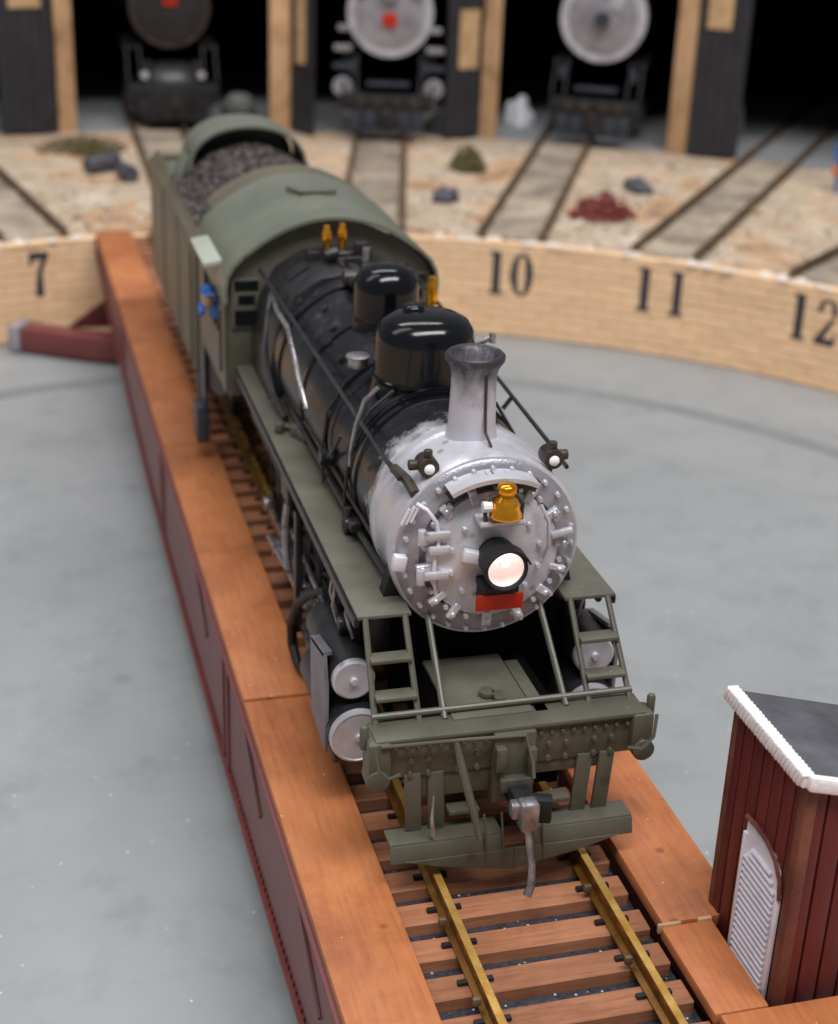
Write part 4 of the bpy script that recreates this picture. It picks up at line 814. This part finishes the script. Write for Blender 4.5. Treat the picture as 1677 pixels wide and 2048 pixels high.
# ------------------------------------------------------------------ engines in the stalls (own coordinates: front at y=0, facing -y)
def stall_engine(ang,r,label,front,rim,face,plate,style,rs,zc):
    t_=thing('stabled_locomotive',label,'locomotive',pol(r,ang,-.05),-R_(ang),'engines stabled in the roundhouse'); local(t_)
    P=lambda n_,mb,mat,par=None,**k: part(n_,mb,mat,par or t_,**k)
    P('boiler',MB().lathe([(rs-.03,.55),(rs-.03,2.0),(rs+.05,10)],(0,0,zc),'y',36),'matt')
    sb=P('smokebox',MB().lathe([(rs-.06,.0),(rs,.04),(rs,.6)],(0,0,zc),'y',40),front)
    d_=P('smokebox_door',MB().lathe([(rs*.80,.0),(rs*.80,-.06),(rs*.55,-.14),(.02,-.2)],(0,0,zc),'y',36),face)
    P('door_rim',MB().lathe([(rs-.02,.02),(rs-.02,-.03),(rs*.86,-.035),(rs*.86,.0)],(0,0,zc),'y',36,cap=False),rim)
    for i in range(16):
        a=2*PI*i/16; P('bolt',MB().cyl(((rs*.9)*math.cos(a),-.08,zc+rs*.9*math.sin(a)),((rs*.9)*math.cos(a),0,zc+rs*.9*math.sin(a)),.05,n=6),rim,sb)
    P('chimney',MB().lathe([(.5,0),(.36,.15),(.33,.5),(.38,.7)],(0,1.0,zc+rs-.05),'z',20),front)
    if style=='plain':
        P('headlamp',MB().cyl((0,-.45,zc-.02),(0,-.18,zc-.02),.27,n=20),'slate'); 
        P('lamp_arm',MB().box((.45,-.2,zc+.55),(.5,.1,.5),(0,R_(20),0)),'silver',bevel=.04)
    else: P('headlamp',MB().cyl((0,-.5,zc+.75),(0,-.1,zc+.75),.28,n=20),'slate' if style!='steps' else 'silver_d')
    if plate: P('number_plate',MB().box((0,-.25,zc+plate),(.50,.06,.46)),'red',bevel=.02)
    P('pilot_beam',MB().bx(-1.6,1.6,-.9,-.7,.85,1.45),'matt',bevel=.04)
    P('pilot',MB().prism([(-1.35,.9),(1.35,.9),(1.1,.15),(-1.1,.15)],lambda u,v:(u,-.95,v),lambda u,v:(u*.9,-.65,v)),'satin',bevel=.03)
    if style=='black':
        P('pilot_apron',MB().lathe([(1.3,.2),(1.35,.8),(1.25,1.4),(.9,1.9),(.5,2.0)],(0,-.2,.1),'z',28,sc=(1,.7)),'satin',smooth=60)
        for s in(-1,1): P('air_pump',MB().cyl((s*.85,-.6,1.6),(s*.85,-.6,2.2),.2,n=14),'satin',bevel=.03); P('lamp_lens',MB().cyl((s*.98,-.85,1.75),(s*.98,-.78,1.75),.13,n=12),'silver')
    else:
        for x in(-1.1,-.6,0,.6,1.1): P('pilot_panel',MB().box((x,-.98,.6),(.42,.06,.55)),'slate',bevel=.02)
        P('saddle_step',MB().box((0,-.5,1.75),(1.5,.5,.12)),'slate',bevel=.02)
        for x in(-.9,-.35,.35,.9): P('beam_plate',MB().box((x,-.93,1.15),(.38,.06,.34)),'dirt',bevel=.02)
        for s in(-1,1): P('side_tank',MB().cyl((s*1.25,-.3,2.0),(s*1.25,-.3,2.45),.16,n=14),'slate',bevel=.03)
        P('foot_step',MB().bx(-1.3,-.1,-1.1,-.9,.2,.3).bx(.1,1.3,-1.1,-.9,.2,.3),'slate',bevel=.02)
    P('coupler',MB().box((0,-1.15,.85),(.3,.5,.3)),'dirt',bevel=.05)
    for s in(-1,1):
        P('cylinder',MB().lathe([(.36,.2),(.4,.25),(.4,1.9)],(s*1.3,0,.85),'y',24),'silver_d' if style=='steps' else 'satin')
        P('running_board',MB().bx(min(s*1.1,s*1.65),max(s*1.1,s*1.65),.1,9,2.5,2.6),'matt')
        P('ladder',MB().tube([(s*1.1,.1,2.6),(s*1.1,-.7,1.5)],.05,6).tube([(s*1.55,.1,2.6),(s*1.55,-.7,1.5)],.05,6),'matt')
        if style=='steps':
            for z_,w in((3.55,.40),(2.9,.62),(2.3,.66)): P('step_tread',MB().box((s*1.6,-.35-(2.9-z_)*.2,z_),(w,.2,.2)),'silver_d' if z_>2.5 else 'slate',bevel=.04)
            P('valve_cover',MB().cyl((s*1.6,-.5,1.6),(s*1.6,-.35,1.6),.34,n=20),'silver_d',bevel=.03)
            P('marker_lamp',MB().cyl((s*.95,-.3,zc+.85),(s*.95,-.1,zc+.85),.24,n=16),'white_louvre')
        for k in range(3): P('wheel',MB().lathe([(.7,-.08),(.75,0),(.7,.08)],(s*.85,3+k*1.9,.8),'x',20),'matt')
    P('cab',MB().prism([(-1.6,2)]+[(-x,z) for x,z in cabprof(1.6,1.2,3.6,14)]+[(1.6,2)],lambda u,v:(u,9.5,v),lambda u,v:(u,12.5,v)),'matt')
    return t_
stall_engine(2.55,34.9,'all-black engine with a red plate, behind the tender','satin','dirt','satin',.28,'black',1.42,3.95)
stall_engine(15.3,33.6,'silver-fronted engine with a red plate and grey steps on both sides','silver','silver','silver_d',-.2,'steps',1.50,4.05)
stall_engine(27.6,34.9,'silver-fronted engine without a red plate, with one dark round centre lamp','silver','silver','silver_d',0,'plain',1.52,4.1)
stall_engine(-10.8,35.2,'black engine in the leftmost bay, cut by the left edge of the picture','satin','satin','satin',0,'bare',1.4,3.9)
# small tarped load in the left bay
tp=thing('covered_barrel','sage green covered barrel on a black stand right of the all-black engine','barrel',(3.55,40.4,ZG))
part('tarp',MB().lathe([(.52,.95),(.50,1.15),(.43,1.32),(.28,1.44),(.01,1.48)],(3.45,40.4,ZG+.30),'z',24),'sage_tarp',tp,smooth=60)
part('stand',MB().bx(2.9,4.0,39.9,40.9,ZG+.05,ZG+1.27),'matt',tp,bevel=.03)
# yard worker at the right edge
wk=thing('person','standing person in blue overalls with an orange lantern at the right edge of the yard','person',(21.4,31.2,ZG)); 
bx_,by_,bz_=21.4,31.2,ZG
V=lambda x,y,z:(bx_+x,by_+y,bz_+z)
skin_body('body',[V(0,0,1.0),V(0,0,1.3),V(0,0,1.58),V(0,0,1.74),V(-.12,0,.92),V(-.14,-.03,.5),V(-.14,.0,.08),V(-.15,-.12,.04),V(.12,0,.92),V(.14,-.02,.5),V(.14,.02,.08),V(.15,-.10,.04),V(-.24,0,1.56),V(-.33,-.02,1.28),V(-.36,-.12,1.02),V(.24,0,1.56),V(.33,0,1.28),V(.34,-.06,1.02)],
 [(0,1),(1,2),(2,3),(0,4),(4,5),(5,6),(6,7),(0,8),(8,9),(9,10),(10,11),(2,12),(12,13),(13,14),(2,15),(15,16),(16,17)],
 [.17,.16,.17,.06,.12,.09,.07,.06,.12,.09,.07,.06,.09,.07,.05,.09,.07,.05],'bluemetal',wk)
h2=part('head',MB().lathe([(.01,-.15),(.06,-.14),(.09,-.06),(.105,.02),(.10,.1),(.06,.15),(.01,.16)],V(0,-.02,1.90),'z',16),'skin',wk,smooth=80)
part('hard_hat',MB().lathe([(.15,0),(.118,.02),(.115,.08),(.07,.14),(.01,.155)],V(0,-.02,1.95),'z',16),'white',h2,smooth=60)
single('lantern',MB().cyl(V(-.36,-.16,.66),V(-.36,-.16,.86),.11,n=14).tube([V(-.45,-.16,.84),V(-.43,-.16,.98),V(-.36,-.16,1.02),V(-.29,-.16,.98),V(-.27,-.16,.84)],.015,6),'orange','small orange lantern held in the overalled person\'s hand','lantern')
S.render.engine='CYCLES'
